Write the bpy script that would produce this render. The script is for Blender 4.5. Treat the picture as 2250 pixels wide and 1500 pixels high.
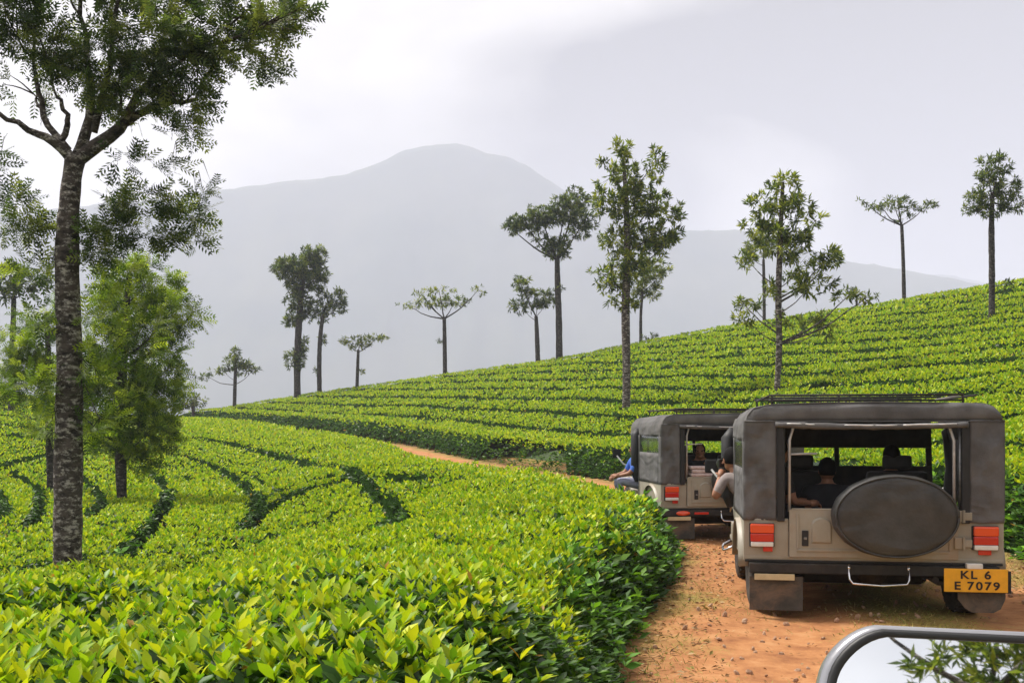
import bpy, bmesh, math, random
import numpy as np
from mathutils import Vector, Matrix, Euler
R = math.radians
rng = np.random.default_rng(7); random.seed(7)
for o in list(bpy.data.objects): bpy.data.objects.remove(o)
scene = bpy.context.scene
C = scene.collection
# ---------------------------------------------------------------- camera
cam = bpy.data.cameras.new('camera'); cam_o = bpy.data.objects.new('camera', cam); C.objects.link(cam_o)
cam.sensor_width = 36; cam.lens = 36; cam.shift_y = .0858; cam.clip_start = .05; cam.clip_end = 20000
cam_o.location = (0, 0, 1.7); cam_o.rotation_euler = (R(90), 0, 0)
scene.camera = cam_o
# ---------------------------------------------------------------- sky and sun
SUN_EL, SUN_AZ = R(58), R(-62)          # azimuth from +Y towards +X: the sun stands to the left, a little ahead
sd = Vector((math.cos(SUN_EL)*math.sin(SUN_AZ), math.cos(SUN_EL)*math.cos(SUN_AZ), math.sin(SUN_EL)))
world = bpy.data.worlds.new('World'); scene.world = world; world.use_nodes = True
nt = world.node_tree; nt.nodes.clear()
N = lambda t: nt.nodes.new(t)
outw = N('ShaderNodeOutputWorld'); mixw = N('ShaderNodeMixShader')
bg1 = N('ShaderNodeBackground'); bg2 = N('ShaderNodeBackground')
sky = N('ShaderNodeTexSky'); sky.sky_type = 'NISHITA'; sky.sun_disc = False
sky.sun_elevation = SUN_EL; sky.sun_rotation = SUN_AZ; sky.air_density = 1.0; sky.dust_density = 2.0
bg1.inputs['Strength'].default_value = .10
tc = N('ShaderNodeTexCoord'); mp = N('ShaderNodeMapping')
mp.inputs['Location'].default_value = (7.2, -2.4, 1.1); mp.inputs['Scale'].default_value = (1, 1, 1.7); mp.inputs['Rotation'].default_value = (0, R(-28), 0)
nz = N('ShaderNodeTexNoise'); nz.inputs['Scale'].default_value = 2.6; nz.inputs['Detail'].default_value = 6; nz.inputs['Roughness'].default_value = .45; nz.inputs['Distortion'].default_value = .5
rp = N('ShaderNodeValToRGB')
rp.color_ramp.elements[0].position = .36; rp.color_ramp.elements[0].color = (.22, .20, .18, 1)
rp.color_ramp.elements[1].position = .64; rp.color_ramp.elements[1].color = (1.10, 1.03, .945, 1)
bg2.inputs['Strength'].default_value = 1.0
L = nt.links.new
L(sky.outputs[0], bg1.inputs['Color']); L(tc.outputs['Generated'], mp.inputs['Vector']); L(mp.outputs[0], nz.inputs['Vector'])
sxw = N('ShaderNodeSeparateXYZ'); L(tc.outputs['Generated'], sxw.inputs[0])
gw_ = N('ShaderNodeMath'); gw_.operation = 'MULTIPLY_ADD'; gw_.inputs[1].default_value = -.24; L(sxw.outputs['X'], gw_.inputs[0]); L(nz.outputs['Fac'], gw_.inputs[2])   # thicker cloud towards the right
L(gw_.outputs[0], rp.inputs['Fac']); L(rp.outputs['Color'], bg2.inputs['Color'])
mixw.inputs['Fac'].default_value = .90
L(bg1.outputs[0], mixw.inputs[1]); L(bg2.outputs[0], mixw.inputs[2]); L(mixw.outputs[0], outw.inputs['Surface'])
sun = bpy.data.lights.new('sun', 'SUN'); sun.energy = 5.0; sun.angle = R(11); sun.color = (1, .955, .88)
sun_o = bpy.data.objects.new('sun', sun); C.objects.link(sun_o); sun_o.rotation_euler = sd.to_track_quat('Z', 'Y').to_euler(); sun_o.location = (-20, 5, 40)
vs = scene.view_settings; vs.view_transform = 'Standard'; vs.look = 'None'; vs.gamma = 1; vs.use_curve_mapping = False; vs.exposure = 0.62
scene.cycles.use_denoising = True; scene.cycles.max_bounces = 12; scene.cycles.transparent_max_bounces = 8
scene.cycles.volume_bounces = 7; scene.cycles.diffuse_bounces = 4
HAZE_DENSITY = 5.2e-4
# ---------------------------------------------------------------- terrain
RIGHT_EDGE = np.array([(5.2,-60),(5.2,-8),(5.2,0),(5.5,6),(6.2,11),(6.9,15),(6.8,18),(6.4,21.5),(5.6,25),(4.6,29),(3.2,33),(1.3,39.4),(-2,47),(-5.5,57),(-10,66),(-14,75),(-20,85),(-30,100),(-38,112),(-50,128),(-90,180)],float)
LEFT_EDGE = np.array([(.5,-60),(.45,-8),(.45,3),(.75,7.7),(1.65,11),(2.30,14.2),(1.85,17.2),(1.72,20),(1.0,22.8),(-.9,28),(-2.3,31.5),(-3.4,38),(-5.0,46),(-9.4,57),(-14,66),(-18,75),(-24,85),(-34.5,100),(-42,112),(-55,128),(-96,180)],float)
CREST = np.array([(-150,150),(-70,120),(-33,108),(-19.8,103),(-5.3,95),(4.3,88),(14,84),(24,77),(33.5,64),(55,36),(80,5),(120,-40)],float)
def smooth(a, b, t):
    t = np.clip((t-a)/(b-a), 0, 1); return t*t*(3-2*t)
def softplus(t, k):
    return k*np.logaddexp(0, t/k)
def pline(x, y, P):
    """distance to a polyline, signed (+ on its right-hand side), and the nearest point's y"""
    x = np.asarray(x, float); y = np.asarray(y, float)
    best = np.full(x.shape, 1e18); sgn = np.ones(x.shape); yn = np.zeros(x.shape)
    for (ax, ay), (bx, by) in zip(P[:-1], P[1:]):
        dx, dy = bx-ax, by-ay
        t = np.clip(((x-ax)*dx+(y-ay)*dy)/(dx*dx+dy*dy), 0, 1)
        qx, qy = ax+t*dx, ay+t*dy
        d2 = (x-qx)**2+(y-qy)**2
        m = d2 < best-1e-9
        best = np.where(m, d2, best)
        sgn = np.where(m, np.sign(dy*(x-ax)-dx*(y-ay)), sgn)
        yn = np.where(m, qy, yn)
    return np.sqrt(best)*np.where(sgn == 0, 1, sgn), yn
def road_z(y):
    return .040*softplus(np.asarray(y, float)-39, 2.5)
def _hash(ix, iy, s):
    h = np.sin(ix*127.1+iy*311.7+s*74.7)*43758.5453
    return h-np.floor(h)
def vnoise(x, y, s=0):
    ix, iy = np.floor(x), np.floor(y); fx, fy = x-ix, y-iy
    fx = fx*fx*(3-2*fx); fy = fy*fy*(3-2*fy)
    a = _hash(ix, iy, s); b = _hash(ix+1, iy, s); c = _hash(ix, iy+1, s); d = _hash(ix+1, iy+1, s)
    return (a*(1-fx)+b*fx)*(1-fy)+(c*(1-fx)+d*fx)*fy
def fbm(x, y, s=0, n=4):
    v = 0; a = .5
    for i in range(n):
        v = v+a*vnoise(x, y, s+i*13); x = x*2.03+5.1; y = y*2.03+1.7; a *= .5
    return v
def fields(x, y):
    """(d_right, d_left, ground z)"""
    dr, yr = pline(x, y, RIGHT_EDGE)
    dl, yl = pline(x, y, LEFT_EDGE); dl = -dl
    e, _ = pline(x, y, CREST); e = -e                      # + beyond the crest
    d = np.maximum(dr, 0)
    z = np.where(dr > 0, road_z(yr), road_z(y))
    z = z+.267*softplus(d-.9, .4)*(dr > 0)
    dlp = np.maximum(dl, 0)
    z = z-1.05*smooth(1.2, 6.5, dlp)*smooth(4.5, 10.5, y)*(1-smooth(30, 60, y))
    up = smooth(7, 20, dlp)*(dl > 0)
    z = z+up*.078*softplus(y-40, 3)
    fall = softplus(e, 1.3)*.5
    z = z-fall
    far = softplus(y-np.where(dl > 0, 98, 135), 4)*.30
    z = z-far
    z = np.maximum(z, -70+0*z)
    return dr, dl, z
def ground(x, y): return fields(x, y)[2]
# ---------------------------------------------------------------- helpers
def tag(o, label=None, cat=None, group=None, kind=None):
    for k, v in (('label', label), ('category', cat), ('group', group), ('kind', kind)):
        if v: o[k] = v
    return o
def empty(name, loc=(0, 0, 0), rz=0):
    o = bpy.data.objects.new(name, None); C.objects.link(o); o.location = loc; o.rotation_euler = (0, 0, rz); o.empty_display_size = .2
    return o
def link(name, me, mat=None, parent=None, smooth_=False):
    o = bpy.data.objects.new(name, me); C.objects.link(o)
    if mat is not None and not me.materials: me.materials.append(mat)
    if parent is not None: o.parent = parent
    if smooth_: me.polygons.foreach_set('use_smooth', np.ones(len(me.polygons), bool))
    return o
def mesh_np(name, V, F, mat, parent=None, col=None, smooth_=False):
    """V (n,3), F (m,3|4) numpy -> object"""
    V = np.asarray(V, np.float32); F = np.asarray(F, np.int32)
    me = bpy.data.meshes.new(name)
    me.vertices.add(len(V)); me.vertices.foreach_set('co', V.ravel())
    m, k = F.shape
    me.loops.add(m*k); me.loops.foreach_set('vertex_index', F.ravel())
    me.polygons.add(m); me.polygons.foreach_set('loop_start', np.arange(m, dtype=np.int32)*k)
    me.update(calc_edges=True)
    if col is not None:
        a = me.color_attributes.new('col', 'FLOAT_COLOR', 'POINT')
        c = np.ones((len(V), 4), np.float32); c[:, :3] = col; a.data.foreach_set('color', c.ravel())
    return link(name, me, mat, parent, smooth_)
def bm_obj(name, bm, mat, parent=None, smooth_=False, recalc=True):
    if recalc: bmesh.ops.recalc_face_normals(bm, faces=bm.faces)
    me = bpy.data.meshes.new(name); bm.to_mesh(me); bm.free()
    return link(name, me, mat, parent, smooth_)
def add_box(bm, x0, x1, y0, y1, z0, z1, bev=0, M=None):
    m = Matrix.Translation(((x0+x1)/2, (y0+y1)/2, (z0+z1)/2)) @ Matrix.Diagonal((x1-x0, y1-y0, z1-z0, 1))
    if M is not None: m = M @ m
    g = bmesh.ops.create_cube(bm, size=1, matrix=m)
    if bev:
        es = list({e for v in g['verts'] for e in v.link_edges})
        bmesh.ops.bevel(bm, geom=es, offset=bev, segments=2, affect='EDGES', profile=.6)
def box(name, x0, x1, y0, y1, z0, z1, mat, parent, bev=.006):
    bm = bmesh.new(); add_box(bm, x0, x1, y0, y1, z0, z1, bev); return bm_obj(name, bm, mat, parent)
def add_tube(bm, pts, rad, n=8, cap=True):
    pts = [Vector(p) for p in pts]
    if not hasattr(rad, '__len__'): rad = [rad]*len(pts)
    rings = []; ref = None
    for i, p in enumerate(pts):
        t = (pts[min(i+1, len(pts)-1)]-pts[max(i-1, 0)]).normalized()
        if ref is None: ref = Vector((0, 1, 0)) if abs(t.y) < .9 else Vector((1, 0, 0))
        u = (ref-t*ref.dot(t)).normalized(); w = t.cross(u); ref = u
        rings.append([bm.verts.new(p+(u*math.cos(2*math.pi*k/n)+w*math.sin(2*math.pi*k/n))*rad[i]) for k in range(n)])
    for a, b in zip(rings[:-1], rings[1:]):
        for k in range(n): bm.faces.new((a[k], a[(k+1) % n], b[(k+1) % n], b[k]))
    if cap: bm.faces.new(rings[0][::-1]); bm.faces.new(rings[-1])
def tube(name, pts, rad, mat, parent, n=8, smooth_=True):
    bm = bmesh.new(); add_tube(bm, pts, rad, n); return bm_obj(name, bm, mat, parent, smooth_)
def lathe_x(bm, prof, n=28, c=(0, 0, 0), sx=1, sz=1):
    """revolve (axial, radius) about the local X axis"""
    rings = []
    for a, r in prof:
        rings.append([bm.verts.new((c[0]+a, c[1]+r*math.cos(2*math.pi*k/n)*sx, c[2]+r*math.sin(2*math.pi*k/n)*sz)) for k in range(n)])
    for p, q in zip(rings[:-1], rings[1:]):
        for k in range(n): bm.faces.new((p[k], p[(k+1) % n], q[(k+1) % n], q[k]))
    bm.faces.new(rings[0]); bm.faces.new(rings[-1][::-1])
# ---------------------------------------------------------------- materials
def mat(name, col, rough=.7, metal=0, spec=.5, var=0, scale=8, bump=0, bscale=60, col2=None, coat=0, dust=0, crease=0):
    m = bpy.data.materials.new(name); m.use_nodes = True; t = m.node_tree; b = t.nodes['Principled BSDF']
    b.inputs['Base Color'].default_value = (*col, 1); b.inputs['Roughness'].default_value = rough; b.inputs['Metallic'].default_value = metal
    b.inputs['Specular IOR Level'].default_value = spec
    if coat: b.inputs['Coat Weight'].default_value = coat; b.inputs['Coat Roughness'].default_value = .15
    tcn = t.nodes.new('ShaderNodeTexCoord')
    if var or col2:
        n = t.nodes.new('ShaderNodeTexNoise'); n.inputs['Scale'].default_value = scale; n.inputs['Detail'].default_value = 6; n.inputs['Roughness'].default_value = .6
        t.links.new(tcn.outputs['Object'], n.inputs['Vector'])
        r = t.nodes.new('ShaderNodeValToRGB'); c2 = col2 or tuple(min(1, c*(1+var)) for c in col); c1 = col if col2 else tuple(c*(1-var) for c in col)
        r.color_ramp.elements[0].position = .36; r.color_ramp.elements[0].color = (*c1, 1)
        r.color_ramp.elements[1].position = .64; r.color_ramp.elements[1].color = (*c2, 1)
        t.links.new(n.outputs['Fac'], r.inputs['Fac']); t.links.new(r.outputs['Color'], b.inputs['Base Color'])
    if dust:                            # blotches of dried red road dust
        nd_ = t.nodes.new('ShaderNodeTexNoise'); nd_.inputs['Scale'].default_value = 2.3; nd_.inputs['Detail'].default_value = 9; nd_.inputs['Roughness'].default_value = .68; nd_.inputs['Distortion'].default_value = .6
        t.links.new(tcn.outputs['Object'], nd_.inputs['Vector'])
        rd = t.nodes.new('ShaderNodeValToRGB'); rd.color_ramp.elements[0].position = .47; rd.color_ramp.elements[0].color = (0, 0, 0, 1); rd.color_ramp.elements[1].position = .75; rd.color_ramp.elements[1].color = (dust, dust, dust, 1)
        t.links.new(nd_.outputs['Fac'], rd.inputs['Fac'])
        md_ = t.nodes.new('ShaderNodeMix'); md_.data_type = 'RGBA'; t.links.new(rd.outputs['Color'], md_.inputs['Factor'])
        if b.inputs['Base Color'].is_linked: t.links.new(b.inputs['Base Color'].links[0].from_socket, md_.inputs['A'])
        else: md_.inputs['A'].default_value = (*col, 1)
        md_.inputs['B'].default_value = (.36, .22, .13, 1); t.links.new(md_.outputs['Result'], b.inputs['Base Color'])
    if bump:
        n2 = t.nodes.new('ShaderNodeTexNoise'); n2.inputs['Scale'].default_value = bscale; n2.inputs['Detail'].default_value = 4
        t.links.new(tcn.outputs['Object'], n2.inputs['Vector'])
        bp = t.nodes.new('ShaderNodeBump'); bp.inputs['Strength'].default_value = bump; bp.inputs['Distance'].default_value = .02
        t.links.new(n2.outputs['Fac'], bp.inputs['Height']); t.links.new(bp.outputs['Normal'], b.inputs['Normal'])
        if crease:                      # long soft folds
            mpc = t.nodes.new('ShaderNodeMapping'); mpc.inputs['Rotation'].default_value = (.5, .6, .4); mpc.inputs['Scale'].default_value = (1.0, 1.0, 2.4); t.links.new(tcn.outputs['Object'], mpc.inputs['Vector'])
            n3 = t.nodes.new('ShaderNodeTexNoise'); n3.inputs['Scale'].default_value = 1.6; n3.inputs['Detail'].default_value = 1.5; n3.inputs['Distortion'].default_value = .8; t.links.new(mpc.outputs[0], n3.inputs['Vector'])
            b2 = t.nodes.new('ShaderNodeBump'); b2.inputs['Strength'].default_value = crease; b2.inputs['Distance'].default_value = .12; t.links.new(n3.outputs['Fac'], b2.inputs['Height']); t.links.new(bp.outputs['Normal'], b2.inputs['Normal']); t.links.new(b2.outputs['Normal'], b.inputs['Normal'])
    return m
def leaf_mat(name, trans=.35, rough=.45, spec=.35, gain=1.5):
    m = bpy.data.materials.new(name); m.use_nodes = True; t = m.node_tree; b = t.nodes['Principled BSDF']; o = t.nodes['Material Output']
    a = t.nodes.new('ShaderNodeAttribute'); a.attribute_name = 'col'
    b.inputs['Roughness'].default_value = rough; b.inputs['Specular IOR Level'].default_value = spec
    t.links.new(a.outputs['Color'], b.inputs['Base Color'])
    tr = t.nodes.new('ShaderNodeBsdfTranslucent'); mx = t.nodes.new('ShaderNodeMixShader'); mx.inputs['Fac'].default_value = trans
    g = t.nodes.new('ShaderNodeVectorMath'); g.operation = 'MULTIPLY'; g.inputs[1].default_value = (gain, gain, gain*.6)
    t.links.new(a.outputs['Color'], g.inputs[0]); t.links.new(g.outputs[0], tr.inputs['Color'])
    t.links.new(b.outputs[0], mx.inputs[1]); t.links.new(tr.outputs[0], mx.inputs[2]); t.links.new(mx.outputs[0], o.inputs['Surface'])
    return m
def glass_mat(name, tint=(.8, .9, .85), alpha=.35, rough=.05):
    m = bpy.data.materials.new(name); m.use_nodes = True; t = m.node_tree; o = t.nodes['Material Output']; t.nodes.remove(t.nodes['Principled BSDF'])
    a = t.nodes.new('ShaderNodeBsdfTransparent'); a.inputs['Color'].default_value = (*tint, 1)
    g = t.nodes.new('ShaderNodeBsdfGlossy'); g.inputs['Roughness'].default_value = rough
    mx = t.nodes.new('ShaderNodeMixShader'); mx.inputs['Fac'].default_value = alpha
    t.links.new(a.outputs[0], mx.inputs[1]); t.links.new(g.outputs[0], mx.inputs[2]); t.links.new(mx.outputs[0], o.inputs['Surface'])
    return m
M = {}
M['tea'] = leaf_mat('tea_leaf', .32, .45, .27, 1.5)
M['tree_leaf'] = leaf_mat('tree_leaf', .42, .5, .35, 1.7)
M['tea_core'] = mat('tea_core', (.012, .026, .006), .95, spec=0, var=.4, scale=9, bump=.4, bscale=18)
M['bark'] = None
# ---------------------------------------------------------------- the land: ground sheet, dirt road, mountains, haze
def soil_mat():
    m = bpy.data.materials.new('red_dirt'); m.use_nodes = True; t = m.node_tree; b = t.nodes['Principled BSDF']; nd = t.nodes.new; ln = t.links.new
    geo = nd('ShaderNodeNewGeometry'); sx = nd('ShaderNodeSeparateXYZ'); ln(geo.outputs['Position'], sx.inputs[0])
    n1 = nd('ShaderNodeTexNoise'); n1.inputs['Scale'].default_value = .55; n1.inputs['Detail'].default_value = 7; n1.inputs['Roughness'].default_value = .62
    n2 = nd('ShaderNodeTexNoise'); n2.inputs['Scale'].default_value = 3.2; n2.inputs['Detail'].default_value = 8; n2.inputs['Roughness'].default_value = .7
    n3 = nd('ShaderNodeTexNoise'); n3.inputs['Scale'].default_value = 42; n3.inputs['Detail'].default_value = 5; n3.inputs['Roughness'].default_value = .7
    for n in (n1, n2, n3): ln(geo.outputs['Position'], n.inputs['Vector'])
    dirt = nd('ShaderNodeValToRGB'); e = dirt.color_ramp.elements
    e[0].position = .30; e[0].color = (.24, .095, .042, 1); e[1].position = .72; e[1].color = (.52, .28, .13, 1)
    mid = e.new(.52); mid.color = (.42, .19, .078, 1); ln(n2.outputs['Fac'], dirt.inputs['Fac'])
    grass = nd('ShaderNodeValToRGB'); e = grass.color_ramp.elements
    e[0].position = .35; e[0].color = (.13, .11, .03, 1); e[1].position = .65; e[1].color = (.40, .29, .085, 1); ln(n3.outputs['Fac'], grass.inputs['Fac'])
    attr = nd('ShaderNodeAttribute'); attr.attribute_name = 'col'; sep = nd('ShaderNodeSeparateColor'); ln(attr.outputs['Color'], sep.inputs[0])
    # grassiness (vertex attribute: trodden tracks are bare) broken up by noise
    add = nd('ShaderNodeMath'); add.operation = 'ADD'; ln(sep.outputs[0], add.inputs[0])
    s = nd('ShaderNodeMath'); s.operation = 'MULTIPLY_ADD'; s.inputs[1].default_value = 1.6; s.inputs[2].default_value = -.8; ln(n1.outputs['Fac'], s.inputs[0]); ln(s.outputs[0], add.inputs[1])
    s2 = nd('ShaderNodeMath'); s2.operation = 'MULTIPLY_ADD'; s2.inputs[1].default_value = .9; s2.inputs[2].default_value = -.45; ln(n3.outputs['Fac'], s2.inputs[0])
    ad2 = nd('ShaderNodeMath'); ad2.operation = 'ADD'; ln(add.outputs[0], ad2.inputs[0]); ln(s2.outputs[0], ad2.inputs[1])
    rmp = nd('ShaderNodeValToRGB'); rmp.color_ramp.elements[0].position = .38; rmp.color_ramp.elements[1].position = .66; ln(ad2.outputs[0], rmp.inputs['Fac'])
    mx = nd('ShaderNodeMix'); mx.data_type = 'RGBA'; ln(rmp.outputs['Color'], mx.inputs['Factor']); ln(dirt.outputs['Color'], mx.inputs['A']); ln(grass.outputs['Color'], mx.inputs['B'])
    # leaf-mould along the hedge foot
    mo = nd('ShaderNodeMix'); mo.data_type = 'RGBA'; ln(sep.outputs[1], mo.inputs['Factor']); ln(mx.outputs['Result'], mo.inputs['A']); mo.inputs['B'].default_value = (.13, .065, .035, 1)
    ln(mo.outputs['Result'], b.inputs['Base Color']); b.inputs['Roughness'].default_value = .95; b.inputs['Specular IOR Level'].default_value = .15
    bp = nd('ShaderNodeBump'); bp.inputs['Strength'].default_value = .4; bp.inputs['Distance'].default_value = .03
    ln(n3.outputs['Fac'], bp.inputs['Height']); ln(bp.outputs['Normal'], b.inputs['Normal'])
    return m
M['soil'] = soil_mat()
M['valley'] = mat('valley_scrub', (.035, .06, .02), .95, col2=(.07, .10, .035), scale=.02)
M['mountain'] = mat('mountain_forest', (.03, .05, .025), 1, spec=.1, col2=(.09, .10, .055), scale=.006)
def lin(*segs):
    out = []
    for a, b, s in segs: out += list(np.arange(a, b, s))
    return np.array(out+[segs[-1][1]], float)
def grid_mesh(xs, ys):
    X, Y = np.meshgrid(xs, ys); n, m = X.shape
    i = np.arange(n*m).reshape(n, m)
    F = np.stack([i[:-1, :-1], i[:-1, 1:], i[1:, 1:], i[1:, :-1]], -1).reshape(-1, 4)
    return X.ravel(), Y.ravel(), F
gx, gy, gf = grid_mesh(lin((-4500, -600, 300), (-600, -120, 40), (-120, -30, 5), (-30, 30, 1), (30, 120, 5), (120, 600, 40), (600, 4500, 300)),
                       lin((-2500, -300, 300), (-300, -40, 40), (-40, -6, 4), (-6, 60, 1), (60, 160, 3), (160, 600, 40), (600, 5200, 300)))
gz = ground(gx, gy)
grd = mesh_np('ground', np.stack([gx, gy, gz-.10], 1), gf, M['valley'], smooth_=True); tag(grd, 'dark scrubby ground falling away to the valley', kind='structure')
# the road: a strip between its two edges, a little wider than both
ts = np.linspace(1, len(LEFT_EDGE)-1.001, 420); k = ts.astype(int); fr = (ts-k)[:, None]
EL = LEFT_EDGE[k]*(1-fr)+LEFT_EDGE[k+1]*fr; ER = RIGHT_EDGE[k]*(1-fr)+RIGHT_EDGE[k+1]*fr
us = np.linspace(-.32, 1.40, 52)
P = EL[:, None, :]*(1-us)[None, :, None]+ER[:, None, :]*us[None, :, None]
px_, py_ = P[..., 0].ravel(), P[..., 1].ravel(); U = np.tile(us, len(ts))
rut = np.exp(-((U-.27)/.085)**2)+np.exp(-((U-.70)/.085)**2)
pz_ = ground(px_, py_)+.035*(fbm(px_*1.3, py_*1.3, 3)-.5)-.045*rut+.02*(vnoise(px_*5, py_*5, 9)-.5)+.02
n, m = P.shape[:2]; i = np.arange(n*m).reshape(n, m)
rf = np.stack([i[:-1, :-1], i[:-1, 1:], i[1:, 1:], i[1:, :-1]], -1).reshape(-1, 4)
rc = np.zeros((n*m, 3), np.float32)
rc[:, 0] = np.clip(.60-.42*np.exp(-((U-.24)/.16)**2)-.34*np.exp(-((U-.72)/.13)**2)+.12*np.exp(-((U-.48)/.10)**2), 0, 1)
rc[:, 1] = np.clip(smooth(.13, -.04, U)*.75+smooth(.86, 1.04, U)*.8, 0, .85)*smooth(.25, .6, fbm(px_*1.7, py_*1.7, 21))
road = mesh_np('dirt_road', np.stack([px_, py_, pz_], 1), rf, M['soil'], col=rc, smooth_=True); tag(road, 'reddish dirt track with dry grass curving through the tea', kind='structure')
# mountains: ridge lines (world x, y, ridge height) with spurs running down both sides
def mountain(name, label, ridge, front, back, base, seed):
    rx = np.array([r[0] for r in ridge], float); ry = np.array([r[1] for r in ridge], float); rz = np.array([r[2] for r in ridge], float)
    xs = np.linspace(rx[0], rx[-1], 260); yr = np.interp(xs, rx, ry); zr = np.interp(xs, rx, rz)
    zr = np.convolve(np.pad(zr, 1, 'edge'), np.ones(3)/3, 'valid')+10*(fbm(xs*.012, xs*0+seed, seed)-.5)+5*(vnoise(xs*.05, xs*0, seed)-.5)
    vs_ = np.concatenate([np.linspace(-1, 0, 60), np.linspace(0, 1, 24)[1:]])
    X, Vv = np.meshgrid(xs, vs_); Zr = np.tile(zr, (len(vs_), 1)); Yr = np.tile(yr, (len(vs_), 1))
    Yy = Yr+np.where(Vv < 0, Vv*front, Vv*back)
    a = np.abs(Vv); prof = (1-a)**1.25
    spur = (np.abs(fbm(X*.004+.3*Vv, Vv*1.2+seed, seed+5, 5)-.5)*2)
    Z = base+(Zr-base)*prof-a*(1-a)*3.2*.22*(Zr-base)*spur
    nn, mm = X.shape; ii = np.arange(nn*mm).reshape(nn, mm)
    F = np.stack([ii[:-1, :-1], ii[:-1, 1:], ii[1:, 1:], ii[1:, :-1]], -1).reshape(-1, 4)
    o = mesh_np(name, np.stack([X, Yy, Z], -1).reshape(-1, 3), F, M['mountain'], smooth_=True)
    tag(o, label, kind='structure')
RIDGE_MAIN = [(-2300, 2500, 250), (-1800, 2500, 420), (-1250, 2500, 530), (-900, 2500, 560), (-683, 2500, 588), (-583, 2500, 605), (-472, 2500, 612), (-383, 2500, 632), (-306, 2500, 663), (-255, 2500, 688), (-205, 2500, 697), (-155, 2500, 703), (-115, 2500, 698), (-72, 2500, 682), (6, 2500, 662), (40, 2500, 646), (72, 2500, 620), (106, 2500, 598), (170, 2500, 556), (260, 2500, 520), (340, 2500, 496), (417, 2500, 485), (528, 2500, 488), (640, 2500, 470), (828, 2500, 410), (990, 2480, 380), (1150, 2450, 345), (1350, 2450, 290), (1700, 2450, 180)]
RIDGE_FAR = [(300, 3700, 420), (700, 3700, 560), (1222, 3700, 606), (1420, 3700, 572), (1560, 3700, 560), (1700, 3700, 533), (1850, 3700, 500), (2100, 3700, 470), (2500, 3700, 380), (2900, 3700, 200)]
mountain('mountain', 'large blue grey mountain with a blunt flat peak behind the trees', RIDGE_MAIN, 650, 800, -75, 2)
mountain('mountain', 'lower hazy ridge at the far right behind the tea hill', RIDGE_FAR, 900, 500, -75, 8)
bm = bmesh.new(); add_box(bm, -4400, 4400, -2400, 5000, -76.5, 730)
hz = bm_obj('haze', bm, None); tag(hz, 'pale haze hanging over the valley and mountains', kind='stuff')
hm = bpy.data.materials.new('haze'); hm.use_nodes = True; t = hm.node_tree; t.nodes.remove(t.nodes['Principled BSDF'])
pv = t.nodes.new('ShaderNodeVolumePrincipled'); pv.inputs['Color'].default_value = (.80, .82, .955, 1); pv.inputs['Density'].default_value = HAZE_DENSITY; pv.inputs['Anisotropy'].default_value = 0.0
t.links.new(pv.outputs[0], t.nodes['Material Output'].inputs['Volume']); hz.data.materials.append(hm)
# ---------------------------------------------------------------- tea
# plucking paths cut through the left field (world metres)
PATHS = [
 ([(-16.97,54.54),(-14.23,51.22),(-11.97,47.66),(-9.89,44.06),(-8.5,41.12),(-5.81,33.96)], .62, 1),
 ([(-6.2,35.0),(-5.81,33.96),(-3.81,26.4),(-2.62,21.4),(-1.9,17.6),(-1.95,15.4)], .36, 1),
 ([(-14.84,45.44),(-13.62,44.08),(-12.0,41.22),(-10.41,38.08),(-9.04,34.78),(-7.12,28.46),(-5.76,23.42),(-5.36,20.78)], .42, 1),
 ([(-14.74,40.94),(-12.8,37.16),(-10.67,32.14),(-9.02,26.82),(-7.73,22.3),(-6.77,18.68),(-6.25,16.36)], .32, 1),
 ([(-15.52,36.96),(-14.16,34.62),(-12.55,31.2),(-10.95,27.28),(-9.58,23.42)], .30, 1),
 ([(-18.93,38.9),(-17.02,35.78),(-15.21,32.9),(-12.67,27.6),(-10.56,22.84),(-9.84,20.78)], .32, 1),
 ([(-24,36),(-20.2,38.8),(-20.15,42.56),(-19.81,43.92),(-18.54,45.1),(-18.28,47.56),(-17.72,50.16)], .8, 1),
 ([(-11.2,21.26),(-11.24,22.28),(-12.93,26.04),(-16.08,32.02),(-18.96,36.0)], .4, 1),
 ([(-6.67,27.3),(-6.36,29.52),(-5.27,29.26),(-3.97,27.48)], .42, 1),
 ([(-5.86,23.18),(-6.0,26.0),(-5.48,27.72),(-4.18,27.28),(-3.2,26.18),(-1.66,22.6)], .5, 1),
 ([(-7.6,14.6),(-6.73,15.38),(-6.43,15.98),(-5.84,16.54),(-5.31,16.96),(-4.83,17.96)], .36, .9),
 ([(-3.9,13.4),(-3.44,13.68),(-3.1,14.2),(-2.4,14.6)], .24, .8),
 ([(-9.67,18.68),(-9.22,19.48),(-8.53,20.32),(-8.18,22.3)], .24, .7),
 ([(-3.1,15.2),(-2.5,15.1),(-1.84,15.62),(-1.74,17.82)], .34, 1),
 ([(-10.6,40.2),(-9.2,37.0),(-7.4,31.5),(-6.2,27.6)], .16, .7),
 ([(-3.6,21.5),(-4.4,18.6),(-4.9,15.6)], .2, .75),
 ([(-13.2,38.2),(-11.3,33.6),(-9.9,29.0),(-8.4,24.0)], .16, .7),
 ([(-5.2,13.2),(-4.2,12.6),(-3.2,12.3)], .2, .7),
 ([(.35,4.75),(-.25,4.8),(-.75,5.1),(-1.2,5.6)], .34, 1),
]
PATHS = [(np.array(p, float), w*.46, s) for p, w, s in PATHS]
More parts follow.
